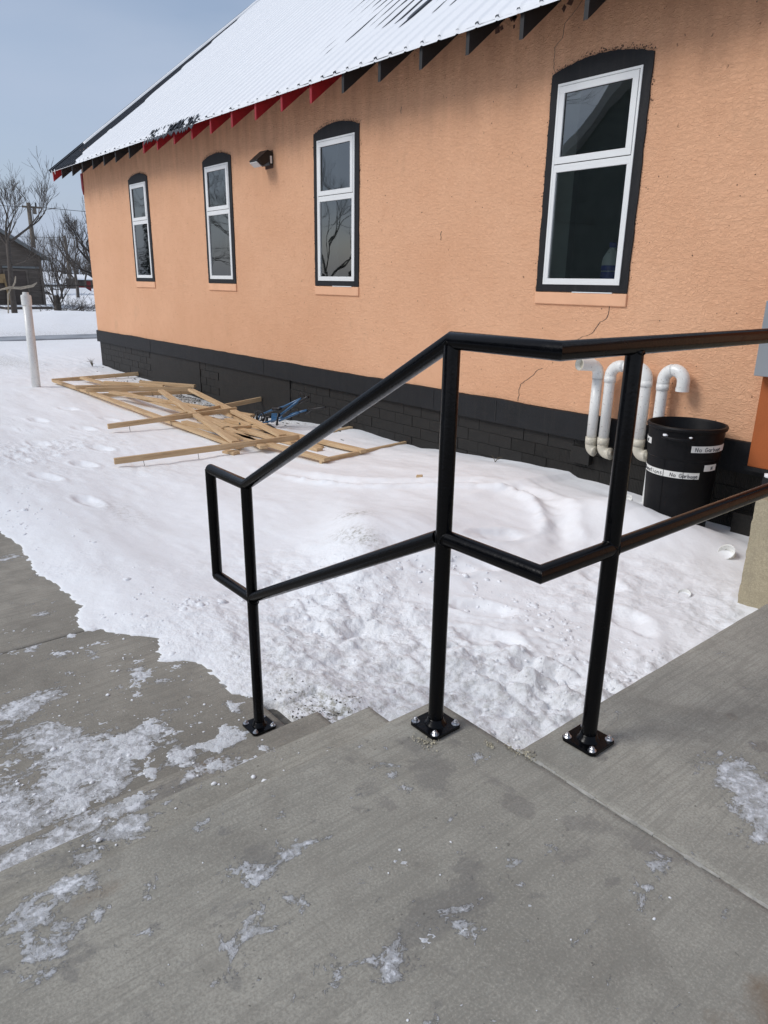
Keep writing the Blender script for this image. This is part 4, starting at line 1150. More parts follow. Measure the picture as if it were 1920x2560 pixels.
# handwriting strokes, unit box 0..1
G = {'N': [[(0, 0), (.05, 1), (.6, 0), (.65, 1)]], 'o': [[(.3, .6), (.05, .45), (.05, .15), (.3, 0), (.55, .15), (.55, .45), (.3, .6)]],
     'G': [[(.7, .85), (.4, 1), (.05, .6), (.1, .1), (.45, 0), (.75, .2), (.75, .45), (.4, .45)]], 'a': [[(.5, .5), (.25, .6), (.03, .3), (.2, 0), (.5, .2), (.5, .6), (.5, .1), (.6, 0)]],
     'r': [[(.05, 0), (.1, .6), (.1, .4), (.3, .6), (.45, .55)]], 'b': [[(.05, 1), (.05, 0), (.4, .05), (.5, .3), (.35, .55), (.07, .4)]],
     'g': [[(.5, .5), (.25, .6), (.05, .3), (.3, .05), (.5, .3), (.5, .6), (.45, -.25), (.1, -.25)]], 'e': [[(.05, .3), (.5, .35), (.4, .6), (.1, .5), (.05, .15), (.3, 0), (.55, .1)]],
     'D': [[(.05, 0), (.05, 1), (.4, .95), (.65, .5), (.45, .1), (.0, 0)]], 'n': [[(.05, 0), (.08, .6), (.1, .4), (.35, .6), (.5, .4), (.52, 0)]],
     't': [[(.25, 1), (.25, .1), (.45, 0)], [(.05, .65), (.5, .65)]], 'i': [[(.15, .6), (.15, 0)], [(.15, .8), (.16, .86)]], 's': [[(.5, .6), (.15, .6), (.1, .4), (.45, .25), (.4, .02), (.05, .0)]],
     'S': [[(.55, .95), (.1, .95), (.08, .55), (.5, .45), (.5, .05), (.05, .0)]], '!': [[(.15, 1), (.15, .35)], [(.15, .08), (.16, .0)]]}
def write(text, ph, z, h, adv=.66):
    m = MB(); x = 0; rn = random.Random(5)
    for ch in text:
        if ch == ' ': x += .75; continue
        dy = rn.uniform(-.05, .05)
        for st in G[ch]:
            for k in range(len(st) - 1):
                pts = []
                for q in (st[k], st[k + 1]):
                    zz = z + (q[1] + dy) * h; r = cr(zz) + .0035; pts.append(cyl(R(ph) + (x + q[0]) * h / r, zz, .0032))
                m.tube(pts, .0021, 5)
        x += adv + (.22 if ch in 'NGD' else 0) - (.2 if ch in 'i!' else 0)
    return m.build('lettering', M['ink'], can)
write('No Garbage', 17, HT - .158, .029, .72)
write('gs!', -78, HT - .140, .026)
write('Donations', -79, HT - .354, .030, .80)
write('No Garbage', -16, HT - .354, .027, .66)
write('N', 52, HT - .296, .024)
# handle
m = MB(); hp = [cyl(R(-30), HT - .062, -.002), cyl(R(-30), HT - .066, .035), cyl(R(-24), HT - .07, .045), cyl(R(-10), HT - .072, .048), cyl(R(4), HT - .07, .045), cyl(R(10), HT - .066, .035), cyl(R(10), HT - .062, -.002)]
m.tube(hp, .011, 10); m.build('handle', M['can'], can, True)
for p in (-27, 7):
    m = MB(); c = Vector(cyl(R(p), HT - .055, .030)); clod_mesh(m, c, .017, random.Random(int(p) + 50)); o = m.build('snow_dab', M['crumb'], None, True, None); o.location = (CX, CY, CZ0)
    tag(o, 'dab of snow on the %s end of the trash can handle' % ('left' if p < 0 else 'right'), 'snow dab')

# ------------------------------------------------------------------ entrance bits on the right
ent = empty('entrance_porch', (-2.205, 5.3, -.033), 0, 'orange painted entrance panel cut off by the right edge of the photo', 'porch wall')
m = MB(); m.box(0, 2.4, 0, .09, 0, 3.2); m.build('panel', M['plywood'], ent, bevel=.003)
m = MB(); m.box(-.012, 2.4, -.012, .0, -.03, .0); m.build('bottom_flashing', M['band'], ent)
o = tag(MB().box(0, .28, -.10, 0, 0, .50).build('electrical_box', M['greybox'], None, False, (-2.222, 5.288, .625), .004), 'grey metal box mounted on the orange panel at the photo edge', 'electrical box')
cw = empty('concrete_wall', (-1.64, 4.138, -.62), 0, 'rough buff concrete retaining wall beside the landing edge', 'concrete wall')
n1 = 30
m = MB(); xs = np.linspace(0, 2.5, 60); zs = np.linspace(-.1, .685, 40)
X, Z = np.meshgrid(xs, zs, indexing='ij')
Yd = .006 * fbm(X, Z, 6, 4, 55)
Xd = X + np.where(X == 0, .006 * fbm(Z * 3, X, 8, 3, 56), 0)
grid_obj('wall_face', Xd, Yd, Z, M['cwall'], None, None, cw, False)
MB().box(.004, 2.5, .006, 1.15, -.1, .683).build('wall_core', M['cwall'], cw, bevel=.006)
m = MB(); m.box(0, 1.2, 0, .10, -.75, -.40); o = m.build('foundation_ledge', M['block'], bld, loc=(-2.25 - BX, -.09, 0))
rn = random.Random(21); m = MB()
for k in range(60): clod_mesh(m, (rn.uniform(-2.0, -1.2), rn.uniform(5.17, 5.27), -.05 + rn.uniform(0, .01)), rn.uniform(.02, .05), rn)
tag(m.build('ledge_snow', M['crumb'], smooth=True), kind='stuff')
MB().box(-2.02, 0.5, 5.14, 5.30, -.12, -.055).build('porch_ledge', M['band'], ent).location = (2.205, -5.3, .033)

# ------------------------------------------------------------------ small things lying in the snow
def cup(name, p, r, l, tilt, lab, cat):
    m = MB(); m.lathe([(r * .75, -l), (r * .92, -l * .2), (r, 0), (r - .004, .001), (r * .86, -l * .25), (r * .7, -l + .006), (.001, -l + .006)], (0, 0, 0), 28, False)
    o = m.build(name, M['pvc'], None, True, p); o.rotation_euler = tilt; return tag(o, lab, cat)
cup('pipe_cap', (-3.02, 5.10, sz(-3.02, 5.10) + .02), .052, .05, (R(40), R(-8), 0), 'white plastic pipe cap half buried beside the trash can', 'pipe cap')
cup('plastic_cup', (-2.0, 4.72, sz(-2.0, 4.72) + .03), .058, .07, (R(48), R(-5), 0), 'open white plastic cup lying in the snow near the concrete wall', 'cup')
cup('pipe_cap', (-1.9, 4.0, sz(-1.9, 4.0) + .003), .04, .03, (R(25), R(5), 0), 'small white cap trodden into the snow by the concrete wall', 'pipe cap')

# ------------------------------------------------------------------ lumber
def board(name, a, b, w, h, lab, nails=(), flat=True):
    """w horizontal width, h height"""
    a = Vector(a); b = Vector(b); L = (b - a).length; d = (b - a).normalized()
    m = MB(); m.box(-L / 2, L / 2, -w / 2, w / 2, -h / 2, h / 2)
    root = empty(name, (a + b) / 2, 0, lab, 'board', 'pine boards piled on the snow'); 
    q = d.to_track_quat('X', 'Z'); root.rotation_mode = 'QUATERNION'; root.rotation_quaternion = q
    m.build('timber', M['wood'], root, bevel=.003)
    for u in nails:
        n_ = MB(); n_.tube([(-L / 2 + u * L, 0, -h / 2 + .002), (-L / 2 + u * L + .006, .003, -h / 2 - .072)], .0028, 6); n_.tube([(-L / 2 + u * L + .006, .003, -h / 2 - .070), (-L / 2 + u * L + .006, .003, -h / 2 - .074)], .006, 8)
        n_.build('nail', M['steel'], root)
    return root
W, H_ = .089, .038
z0, z1, z2, z3 = -.585, -.545, -.505, -.465
board('timber_board', (-7.10, 2.40, -.555), (-6.82, 4.42, -.505), H_, .062, 'nearest pine board of the pile, nails poking down, left end free', (.14, .42))
board('timber_board', (-8.86, 2.96, -.545), (-8.80, 4.70, -.49), H_, .062, 'second pine board from the front, nails poking down, left end free', (.15, .46))
board('timber_board', (-9.05, 3.74, -.56), (-9.37, 5.47, -.48), H_, .062, 'pine board whose raised right end points at the foundation wall', (.9,))
board('timber_board', (-12.1, 3.80, z0), (-7.06, 3.80, z0), W, H_, 'long pine board forming the front edge of the pile')
board('timber_board', (-11.85, 4.22, z0), (-7.55, 4.36, z0), W, H_, 'pine board lying low through the middle of the pile')
board('timber_board', (-11.1, 4.60, z2), (-6.98, 3.70, z2), W, H_, 'top pine board crossing the pile steeply, ending above a short offcut')
board('timber_board', (-10.94, 5.03, z2), (-6.98, 4.30, z2), W, H_, 'top pine board nearest the foundation, ending by the blue bicycle frame')
board('timber_board', (-8.45, 4.36, z1), (-5.96, 4.69, z1), W, H_, 'pine board whose squared end rests farthest right on a cross board')
board('timber_board', (-8.6, 3.84, z1), (-5.88, 4.15, z1), W, H_, 'pine board with its end stacked on the corner of the right cross board')
board('timber_board', (-5.93, 4.10, -.575), (-6.13, 5.68, -.585), H_, W * .75, 'cross board at the right end, partly buried in the drift')
board('timber_board', (-13.75, 3.74, z0), (-12.05, 3.80, z0), W, H_, 'short pine board at the far left tip of the pile')
board('timber_board', (-13.95, 4.28, z0), (-12.6, 4.36, z0), W, H_, 'short pine board just behind the far left tip')
board('timber_board', (-14.16, 3.80, -.63), (-14.13, 5.55, -.60), H_, .07, 'rearmost pine board, thin and reaching the foundation')
board('timber_board', (-12.52, 4.20, z2), (-11.55, 4.84, z2), H_ + .02, .05, 'short pine board lying across the top at the back left')
board('timber_board', (-12.25, 4.72, z2), (-11.28, 5.27, z2), .06, .05, 'short pine board lying across the top at the back right')
board('timber_board', (-12.45, 3.70, z1), (-12.0, 4.60, z1), .05, .07, 'stubby cross board under the back corner of the pile')
board('timber_board', (-12.0, 3.72, -.53), (-11.2, 5.16, -.53), H_, W * .85, 'cross board with three nails hanging under it at the back', (.3, .62, .9))
board('timber_board', (-11.9, 3.85, -.62), (-11.32, 5.30, -.61), H_, .06, 'lowest cross board at the back, resting on the snow', (.6,))
board('timber_board', (-7.95, 3.95, z1), (-7.85, 4.62, z1), .05, H_, 'short pine brace between the long boards in the middle of the pile')
board('timber_board', (-8.8, 4.15, z0 + .012), (-6.4, 4.42, z0 + .012), W, H_, 'pine board hidden under the crossing top boards, right of centre')
board('timber_board', (-11.6, 3.98, z1), (-8.5, 4.78, z1), W, H_, 'pine board slanting through the back half of the pile towards the foundation')
board('timber_board', (-10.0, 4.38, z1), (-6.75, 3.92, z1), W, H_, 'pine board slanting through the front half, just under the steep top board')
board('timber_board', (-9.6, 4.72, z0), (-6.5, 4.50, z0), W, H_, 'lowest pine board beside the blue bicycle frame')
def block(name, p, s, rz, lab):
    m = MB(); m.box(-s[0] / 2, s[0] / 2, -s[1] / 2, s[1] / 2, -s[2] / 2, s[2] / 2); o = m.build(name, M['wood'], None, False, p, .003); o.rotation_euler = (R(4), R(-5), rz); return tag(o, lab, 'wood offcut')
block('wood_offcut', (-6.95, 3.62, -.60), (.20, W, H_), R(10), 'short pine offcut tucked under the end of the steep top board')
block('wood_offcut', (-7.14, 5.24, -.575), (.09, .62, .04), R(2), 'pine offcut propped against the foundation wall')
block('wood_offcut', (-7.02, 5.14, -.60), (.10, .11, .05), R(25), 'small pine block below the offcut propped on the foundation')
x, y = -4.53, 4.20
block('wood_chip', (x, y, sz(x, y) + .008), (.055, .04, .02), R(40), 'tiny pine scrap alone on the smooth snowdrift')

# ------------------------------------------------------------------ blue bicycle frame
bk = empty('bicycle', (-8.1, 4.95, -.6), 0, 'wheel-less blue bicycle frame lying upside down against the foundation', 'bicycle frame')
def bt(name, pts, r, mat, n=10): return MB().tube([(p[0] + 8.1, p[1] - 4.95, p[2] + .6) for p in pts], r, n).build(name, M[mat], bk, True)
bt('top_tube', [(-8.52, 4.90, -.55), (-8.22, 4.92, -.44), (-7.96, 4.94, -.36), (-7.60, 4.97, -.21)], .014, 'blue')
bt('down_tube', [(-7.60, 4.97, -.215), (-8.00, 4.88, -.49)], .017, 'blue')
bt('seat_stay', [(-8.45, 4.84, -.66), (-8.03, 4.86, -.53), (-7.90, 4.87, -.48)], .012, 'blue')
bt('chain_stay', [(-8.52, 4.90, -.55), (-8.53, 4.87, -.62), (-8.43, 4.84, -.67)], .011, 'blue')
bt('fork_blade', [(-7.92, 4.84, -.53), (-7.54, 4.90, -.37)], .014, 'blue'); bt('fork_blade', [(-7.89, 4.95, -.46), (-7.52, 5.0, -.35)], .014, 'blue')
bt('handlebar', [(-7.56, 5.0, -.40), (-7.44, 5.02, -.33), (-7.18, 5.05, -.27)], .013, 'plastic')
bt('fork_crown', [(-7.62, 4.96, -.26), (-7.52, 4.96, -.21), (-7.44, 4.97, -.17)], .02, 'plastic')
bt('brake_cable', [(-7.60, 4.95, -.19), (-7.55, 4.93, -.13), (-7.50, 4.95, -.15), (-7.52, 4.97, -.22)], .006, 'plastic', 6)
bt('brake_cable', [(-7.9, 4.9, -.5), (-7.75, 4.88, -.42), (-7.7, 4.9, -.36), (-7.62, 4.95, -.38)], .005, 'plastic', 6)
bt('saddle_clamp', [(-8.18, 4.90, -.415), (-8.06, 4.9, -.40), (-7.98, 4.9, -.385)], .02, 'plastic')
bt('seat_post', [(-8.28, 4.86, -.54), (-8.275, 4.86, -.74)], .022, 'plastic')
bt('brake_lever', [(-7.97, 4.86, -.44), (-7.98, 4.85, -.52), (-7.99, 4.84, -.60)], .014, 'plastic')
bt('brake_lever', [(-8.02, 4.72, -.63), (-7.95, 4.70, -.645), (-7.88, 4.7, -.655)], .014, 'plastic')
m = MB(); m.prism([(-.08, -.07, .125), (.04, -.06, .14), (.04, -.05, .07), (-.08, -.09, .0)], (0, .05, 0)); m.build('motor_plate', M['blue'], bk, bevel=.006)
def ring(name, c, r, th, nrm, mat, a0=0, a1=2 * math.pi):
    c = Vector(c); n_ = Vector(nrm).normalized(); u = n_.orthogonal().normalized(); v = n_.cross(u)
    return bt(name, [c + (u * math.cos(a0 + (a1 - a0) * k / 24) + v * math.sin(a0 + (a1 - a0) * k / 24)) * r for k in range(25)], th, mat, 6)
ring('chainring', (-8.46, 4.85, -.57), .085, .009, (.5, -1, .2), 'plastic'); ring('chainring', (-8.46, 4.85, -.57), .045, .007, (.5, -1, .2), 'plastic')
bt('crank_arm', [(-8.49, 4.83, -.50), (-8.43, 4.82, -.64)], .011, 'plastic')
bt('pedal', [(-8.56, 4.82, -.62), (-8.50, 4.82, -.64)], .018, 'plastic', 6)
bt('chain_guard', [(-8.40, 4.86, -.60), (-8.30, 4.86, -.545), (-8.19, 4.87, -.52)], .014, 'plastic')
bt('saddle', [(-8.5, 4.8, -.655), (-8.38, 4.8, -.66), (-8.30, 4.81, -.64)], .025, 'plastic')
hose = MB().tube([(-8.1, 4.35, -.54), (-8.02, 4.5, -.57), (-7.9, 4.55, -.57), (-7.78, 4.6, -.53), (-7.65, 4.62, -.57), (-7.5, 4.5, -.575)], .012, 8).build('rubber_hose', M['plastic'], None, True)
tag(hose, 'short black rubber hose curling out between the pine boards', 'hose')

# weeds by the foundation
def weed(p, n, h, lab, seed):
    rn = random.Random(seed); m = MB()
    for k in range(n):
        a = rn.uniform(0, 6.28); l = rn.uniform(.5, 1) * h; s = rn.uniform(.2, 1.1)
        m.tube([(0, 0, 0), (math.cos(a) * l * s * .4, math.sin(a) * l * s * .4, l * .6), (math.cos(a) * l * s, math.sin(a) * l * s, l * rn.uniform(.5, 1))], [.004, .003, .0015], 4)
    o = m.build('dead_weed', M['weed'], None, False, p); return tag(o, lab, 'weed')
weed((-4.60, 5.28, sz(-4.6, 5.28)), 4, .09, 'spindly dead weed poking from the snow below the stucco crack', 1)
weed((-16.0, 5.15, sz(-16.0, 5.15)), 14, .22, 'matted dead weed at the far bottom corner of the building', 2)

# ------------------------------------------------------------------ jug in the window
jug = empty('bleach_jug', (-3.655, 5.49, 1.215), 0, 'white jug with a blue label standing inside the nearest window', 'jug')
MB().lathe([(.072, 0), (.078, .01), (.078, .17), (.072, .21), (.045, .26), (.028, .285), (.028, .295)], (0, 0, 0), 28).build('jug_body', M['jug'], jug, True)
MB().lathe([(.031, .29), (.031, .325), (.028, .33)], (0, 0, 0), 20).build('jug_cap', M['juglabel'], jug, True)
m = MB(); m.lathe([(.0795, .015), (.0795, .10)], (0, 0, 0), 28, False); m.build('jug_label', M['juglabel'], jug, True)
m = MB(); m.lathe([(.0795, .107), (.0795, .15)], (0, 0, 0), 28, False); m.build('jug_label', M['juglabel'], jug, True)

# ------------------------------------------------------------------ white standpipe at the left
sp = empty('standpipe', (-13.35, 3.32, -.62), 0, 'tall white capped plastic pipe standing in the snow at the far left', 'standpipe')
sp.rotation_euler = (R(-1.2), R(-1.6), 0)
MB().tube([(0, 0, -.2), (0, 0, 1.45)], .070, 24).build('pipe', M['pvc'], sp, True)
MB().lathe([(.070, 1.36), (.080, 1.362), (.082, 1.50), (.076, 1.525), (.050, 1.53), (.047, 1.565), (.042, 1.57)], (0, 0, 0), 24).build('pipe_cap', M['pvc'], sp, 'auto')

# ------------------------------------------------------------------ bare trees
def tree_mb(rn, h, r0, levels=5, spread=.6, up=.25, nchild=(2, 4), lenf=.72, minr=.010, start=None, kink=.12):
    limbs = MB(); twigs = MB()
    def grow(p, d, L, r, lv):
        n = 4 if lv > 1 else 3
        pts = [p]; q = p.copy(); dd = d.copy()
        for k in range(n):
            dd = (dd + Vector((rn.gauss(0, kink), rn.gauss(0, kink), rn.gauss(0, kink) + up * .15))).normalized()
            q = q + dd * L / n; pts.append(q.copy())
        r1 = max(minr * .6, r * .55)
        tgt = limbs if lv >= levels - 1 else twigs
        tgt.tube(pts, [r + (r1 - r) * k / n for k in range(n + 1)], 6 if lv >= levels - 1 else 3, False)
        if lv <= 0: return
        nc = rn.randint(*nchild) + (1 if lv <= 2 else 0)
        for c in range(nc):
            u = rn.uniform(.35, 1) if c else 1.0
            k = min(n - 1, int(u * n)); bp_ = pts[k].lerp(pts[k + 1], u * n - k) if u < 1 else pts[-1]
            ax_ = Vector((rn.gauss(0, 1), rn.gauss(0, 1), rn.gauss(0, .6))).normalized()
            nd = (dd + ax_ * spread * rn.uniform(.6, 1.3) + Vector((0, 0, up))).normalized()
            grow(bp_, nd, L * lenf * rn.uniform(.75, 1.15), max(minr, r * rn.uniform(.45, .65)), lv - 1)
    return limbs, twigs, grow
def bare_tree(loc, lab, seed, stems, mat='bark', cat='tree', name='bare_tree', group=None, **kw):
    """stems: list of (start, direction, length, radius, level)"""
    rn = random.Random(seed); root = empty(name, loc, 0, lab, cat, group)
    lv = max(s[4] for s in stems)
    limbs, twigs, grow = tree_mb(rn, 1, 1, lv, **kw)
    for (p, d, L, r, l) in stems: grow(Vector(p), Vector(d).normalized(), L, r, l)
    limbs.build('trunk', M[mat], root, True, fix=False)
    if twigs.v: twigs.build('crown', M[mat], root, False, fix=False)
    return root
GB = -.45
# big tree in front of the garage at the left edge
bt1 = bare_tree((-36, 8.45, GB), 'bare tree with a forked trunk in front of the old garage', 3,
    [((0, .12, 3.0), (.1, 1.0, 1.0), 1.25, .07, 5), ((0, .1, 3.1), (.0, .05, 1), 1.0, .055, 5), ((0, .1, 2.9), (-.2, -.8, 1.1), 1.15, .06, 5), ((0, .12, 2.9), (.3, .3, 1.2), 1.1, .045, 4), ((0, .0, 2.1), (.2, .9, .25), 1.0, .03, 3)], 'bark', minr=.006, spread=.62, up=.30, nchild=(2, 3), lenf=.80)
m = MB(); m.tube([(-35.6, 7.9, .62), (-35.6, 8.3, .72), (-35.6, 8.75, .70), (-35.6, 9.25, .80), (-35.6, 9.45, .95)], [.03, .05, .06, .055, .02], 7); m.tube([(-35.6, 8.35, .70), (-35.6, 8.2, .45), (-35.6, 8.1, -.4)], [.03, .035, .03], 6); m.tube([(-35.6, 8.4, .70), (-35.6, 8.55, .95), (-35.6, 8.6, 1.2)], [.03, .035, .02], 6)
tag(m.build('broken_branch', M['weathered'] if 'weathered' in M else simple('bleached_wood', (.36, .31, .24), .8, .2, 9), None, True), 'pale broken branch caught in front of the garage doors', 'branch')
MB().tube([(0, .0, -.3), (0, .02, 1.2), (0, .08, 2.2), (0, .12, 3.15)], [.14, .11, .10, .095], 8).build('trunk', M['bark'], bt1, True)
# many-stemmed shrub tree
rn = random.Random(8)
st = []
for k in range(16):
    a = rn.uniform(0, 6.28); s = rn.uniform(.12, .75)
    st.append(((math.cos(a) * .12, math.sin(a) * .12, .3), (math.cos(a) * s, math.sin(a) * s, 1), rn.uniform(1.15, 1.75), rn.uniform(.016, .030), 3))
st.append(((0, 0, -.2), (0, 0, 1), 1.0, .24, 0))
bare_tree((-38, 10.85, GB), 'many-stemmed bare shrub rising from one stump right of the garage', 9, st, 'bark', 'shrub', 'bare_shrub', minr=.004, spread=.35, up=.35, nchild=(2, 3), lenf=.72, kink=.07)
rn = random.Random(18); st = []
for k in range(60):
    a = rn.uniform(0, 6.28); s = rn.uniform(.5, 2.4); st.append(((rn.gauss(0, .5), rn.gauss(0, .5), -.05), (math.cos(a) * s, math.sin(a) * s, .7), rn.uniform(.4, .9), .012, 2))
bare_tree((-37.5, 11.6, GB), 'low tangle of dark twigs at the foot of the many-stemmed shrub', 19, st, 'bark', 'shrub', 'twiggy_shrub', minr=.005, spread=.6, up=.0, nchild=(2, 3), lenf=.6)
bare_tree((-46, 15.6, GB), 'dark bare tree with drooping limbs half hidden by the building corner', 31,
    [((0, 0, 0), (0, -.05, 1), 2.6, .20, 1), ((0, 0, 2.3), (.1, -.9, .8), 1.4, .08, 4), ((0, 0, 2.5), (0, .4, 1), 1.4, .08, 4), ((0, 0, 1.8), (0, -1.0, .15), 1.3, .06, 3), ((0, 0, 2.5), (.3, -.2, 1), 1.3, .08, 4), ((0, 0, 1.2), (0, -1, -.1), 1.6, .05, 3)], 'bark_dark', minr=.008, spread=.6, up=.15, nchild=(2, 3), lenf=.78)
bare_tree((-62, 19.4, GB), 'slender bare tree standing behind the garage roof', 41, [((0, 0, 0), (0, 0, 1), 3, .16, 1), ((0, 0, 2.4), (0, .2, 1), 1.4, .07, 5), ((0, 0, 2.2), (0, -.5, 1), 1.3, .06, 5)], 'bark', minr=.010, spread=.6, up=.3, nchild=(2, 3), lenf=.8)
bare_tree((-75, 17.5, GB), 'large bare tree far behind the left end of the garage', 43, [((0, 0, 0), (0, 0, 1), 4, .22, 1), ((0, 0, 3.2), (0, .3, 1), 1.9, .10, 5), ((0, 0, 3.0), (0, -.5, 1), 1.8, .09, 5)], 'bark', minr=.012, spread=.6, up=.3, nchild=(2, 3), lenf=.8)
for k, (x, y, h) in enumerate(((-58, 17.0, 2.6), (-66, 22.5, 2.4), (-70, 24.5, 2.8), (-55, 19.0, 2.0), (-85, 27.5, 3.4), (-90, 24.5, 3.2))):
    labs = ['thin bare sapling left of the leaning short pole', 'bare tree behind the red shed', 'bare tree right of the red shed near the building corner', 'thin bare sapling right of the leaning short pole', 'distant bare tree on the skyline near the building corner', 'distant bare tree on the skyline above the shrub']
    bare_tree((x, y, GB), labs[k], 50 + k, [((0, 0, 0), (0, .05, 1), h * .7, .10, 1), ((0, 0, h * .6), (0, .3, 1), h * .48, .06, 4), ((0, 0, h * .55), (0, -.4, 1), h * .48, .06, 4)], 'bark', minr=.009, spread=.6, up=.3, nchild=(2, 3), lenf=.8)
# far wood reading as one mass
rn = random.Random(77); m = MB()
for k in range(1500):
    y = rn.uniform(20, 75); x = -110 - rn.uniform(0, 14); h = 2.2 + 1.6 * rn.random() + 1.2 * math.sin(y * .35)
    b = Vector((x, y, -.6)); tp = Vector((x + rn.gauss(0, .8), y + rn.gauss(0, 1.2), h + rn.uniform(-1, .6)))
    m.tube([b, b.lerp(tp, .5) + Vector((0, rn.gauss(0, .3), 0)), tp], [.07, .045, .02], 3, False)
    for q in range(3):
        s = b.lerp(tp, rn.uniform(.3, .9)); m.tube([s, s + Vector((rn.gauss(0, .6), rn.gauss(0, .9), rn.uniform(.2, 1)))], [.035, .012], 3, False)
tag(m.build('distant_wood', M['bark'], fix=False), kind='stuff')

# ------------------------------------------------------------------ garage
gr = empty('garage', (-43, 11.73, -.6), 0, 'weathered brown wooden garage with boarded doors and snow on its roof', 'garage')
gw = 5.6; gh = 2.86; pk = gh + gw / 2 * .62
m = MB(); m.prism([(0, 0, 0), (0, -gw, 0), (0, -gw, gh), (0, -gw / 2, pk), (0, 0, gh)], (-7, 0, 0)); m.build('wall', M['siding'], gr)
# lap siding
nb = 0
for k in range(30):
    z = .12 * k + .02
    if z > pk - .1: break
    ya, yb_ = 0, -gw
    if z > gh: ins = (z - gh) / .62; ya, yb_ = -ins, -gw + ins
    m = MB(); m.add([(.004, ya, z), (.004, yb_, z), (.028, yb_, z + .004), (.028, ya, z + .004), (.006, ya, z + .118), (.006, yb_, z + .118)], [(3, 2, 5, 4), (0, 1, 2, 3)]); m.build('siding_board', M['siding'], gr, fix=False)
for i, (ya, yb_, z1_) in enumerate(((-.75, -1.95, 2.15), (-2.35, -3.45, 2.1), (-3.5, -4.6, 2.1))):
    m = MB(); m.box(.03, .075, yb_, ya, .12, z1_); d_ = m.build('door', M['garage_door'], gr, bevel=.01)
    m = MB(); m.box(.078, .10, yb_, yb_ + .09, .12, z1_); m.box(.078, .10, ya - .09, ya, .12, z1_); m.box(.078, .10, yb_ + .09, ya - .09, z1_ - .09, z1_); m.build('door_batten', M['siding'], d_)
m = MB(); m.box(.03, .09, -.13, .0, 0, gh - .05); m.build('corner_board', M['siding'], gr)
m = MB(); m.box(.03, .06, -1.95, -.13, 2.2, 2.3); m.build('door_header', M['shingle'], gr)
for sgn, y0, y1 in ((1, .35, -gw / 2), (-1, -gw - .35, -gw / 2)):
    z0_ = gh - .35 * .62
    m = MB(); v = [(.35, y0, z0_), (.35, y1, pk), (-7.3, y1, pk), (-7.3, y0, z0_)]; m.prism(v, (0, 0, .10)); rf = m.build('roof_slope', M['shingle'], gr)
    m = MB(); v = [(.10, y0 - sgn * .25, z0_ + .25 * .62 + .11), (.10, y1, pk + .11), (-7.3, y1, pk + .11), (-7.3, y0 - sgn * .25, z0_ + .25 * .62 + .11)]; m.prism(v, (0, 0, .12)); o = m.build('garage_roof_snow', M['crumb'], None, False, (-43, 11.73, -.6), .04); tag(o, kind='stuff')
m = MB(); m.box(.35, .40, -gw - .35, .35, 0, 0)
m = MB()
for sgn, y0 in ((1, .38), (-1, -gw - .38)):
    m.add([(.36, y0, gh - .38 * .62 + .10), (.36, -gw / 2, pk + .11), (.36, -gw / 2, pk - .10), (.36, y0, gh - .38 * .62 - .10)], [(0, 1, 2, 3)])
m.build('rake_board', M['shingle'], gr, fix=False)
# plywood patch & prop on the door, plank pile
M['ply'] = simple('raw_plywood', (.32, .22, .11), .8, .2, 6)
MB().box(0, .03, -.42, .42, 0, .45).build('plywood_patch', M['ply'], gr, loc=(.10, -2.30, 1.45))
o = tag(MB().obox((-42.7, 9.95, -.5), (-42.86, 9.80, 1.05), .10, .05).build('prop_board', M['ply']), 'upright pale plank leaning on the garage doors', 'board')
o = tag(MB().box(-1.2, .3, -1.1, 1.1, 0, .14).build('buried_trailer', M['fardark'], None, False, (-41.0, 10.3, -.42), .03), 'low dark slab half buried in snow before the garage', 'slab')
o = tag(MB().box(-1.2, .3, -1.15, 1.1, 0, .05).build('slab_snow', M['crumb'], None, False, (-41.0, 10.3, -.28), .02), kind='stuff')

# ------------------------------------------------------------------ poles, wires, far houses
def pole(loc, h, r, lab, arm=True, lean=0):
    p = empty('utility_pole', loc, 0, lab, 'utility pole'); p.rotation_euler = (lean, 0, 0)
    MB().tube([(0, 0, 0), (0, 0, h)], [r, r * .75], 10).build('pole_shaft', M['pole'], p, True)
    if arm:
        MB().box(-.06, .06, -.45, .9, h - .35, h - .22).build('crossarm', M['pole'], p); MB().tube([(0, .5, h - .22), (0, .5, h + .05)], .06, 8).build('insulator', M['wire'], p, True); MB().tube([(.1, .35, h - .75), (.1, .35, h - .35)], .13, 10).build('transformer', M['pole'], p, True)
pole((-60, 16.0, -.6), 6.9, .19, 'tall wooden utility pole with a crossarm behind the garage')
pole((-75, 23.0, -.6), 5.5, .16, 'short leaning wooden pole right of the garage', False, R(1.5))
def wire(a, b, sag, lab, r=.018):
    a = Vector(a); b = Vector(b); pts = []
    for k in range(17):
        u = k / 16; p = a.lerp(b, u); p.z -= sag * 4 * u * (1 - u); pts.append(p)
    tag(MB().tube(pts, r, 4).build('power_line', M['wire'], None), lab, 'power line', 'power lines crossing the sky')
wire((-60, -40, 6.9), (-60, 16.5, 6.05), .8, 'power line reaching the tall pole from the left')
wire((-60, 16.5, 6.05), (-60, 60, 6.8), .45, 'power line running right from the tall pole behind the roof corner')
wire((-75, -40, 4.6), (-75, 23, 4.75), .5, 'lower power line crossing above the garage roof')
wire((-75, 23, 4.75), (-75, 70, 5.0), .6, 'lower power line leaving the short leaning pole')
wire((-75, 23, 4.0), (-75, 70, 4.2), .5, 'lowest power line right of the short leaning pole')
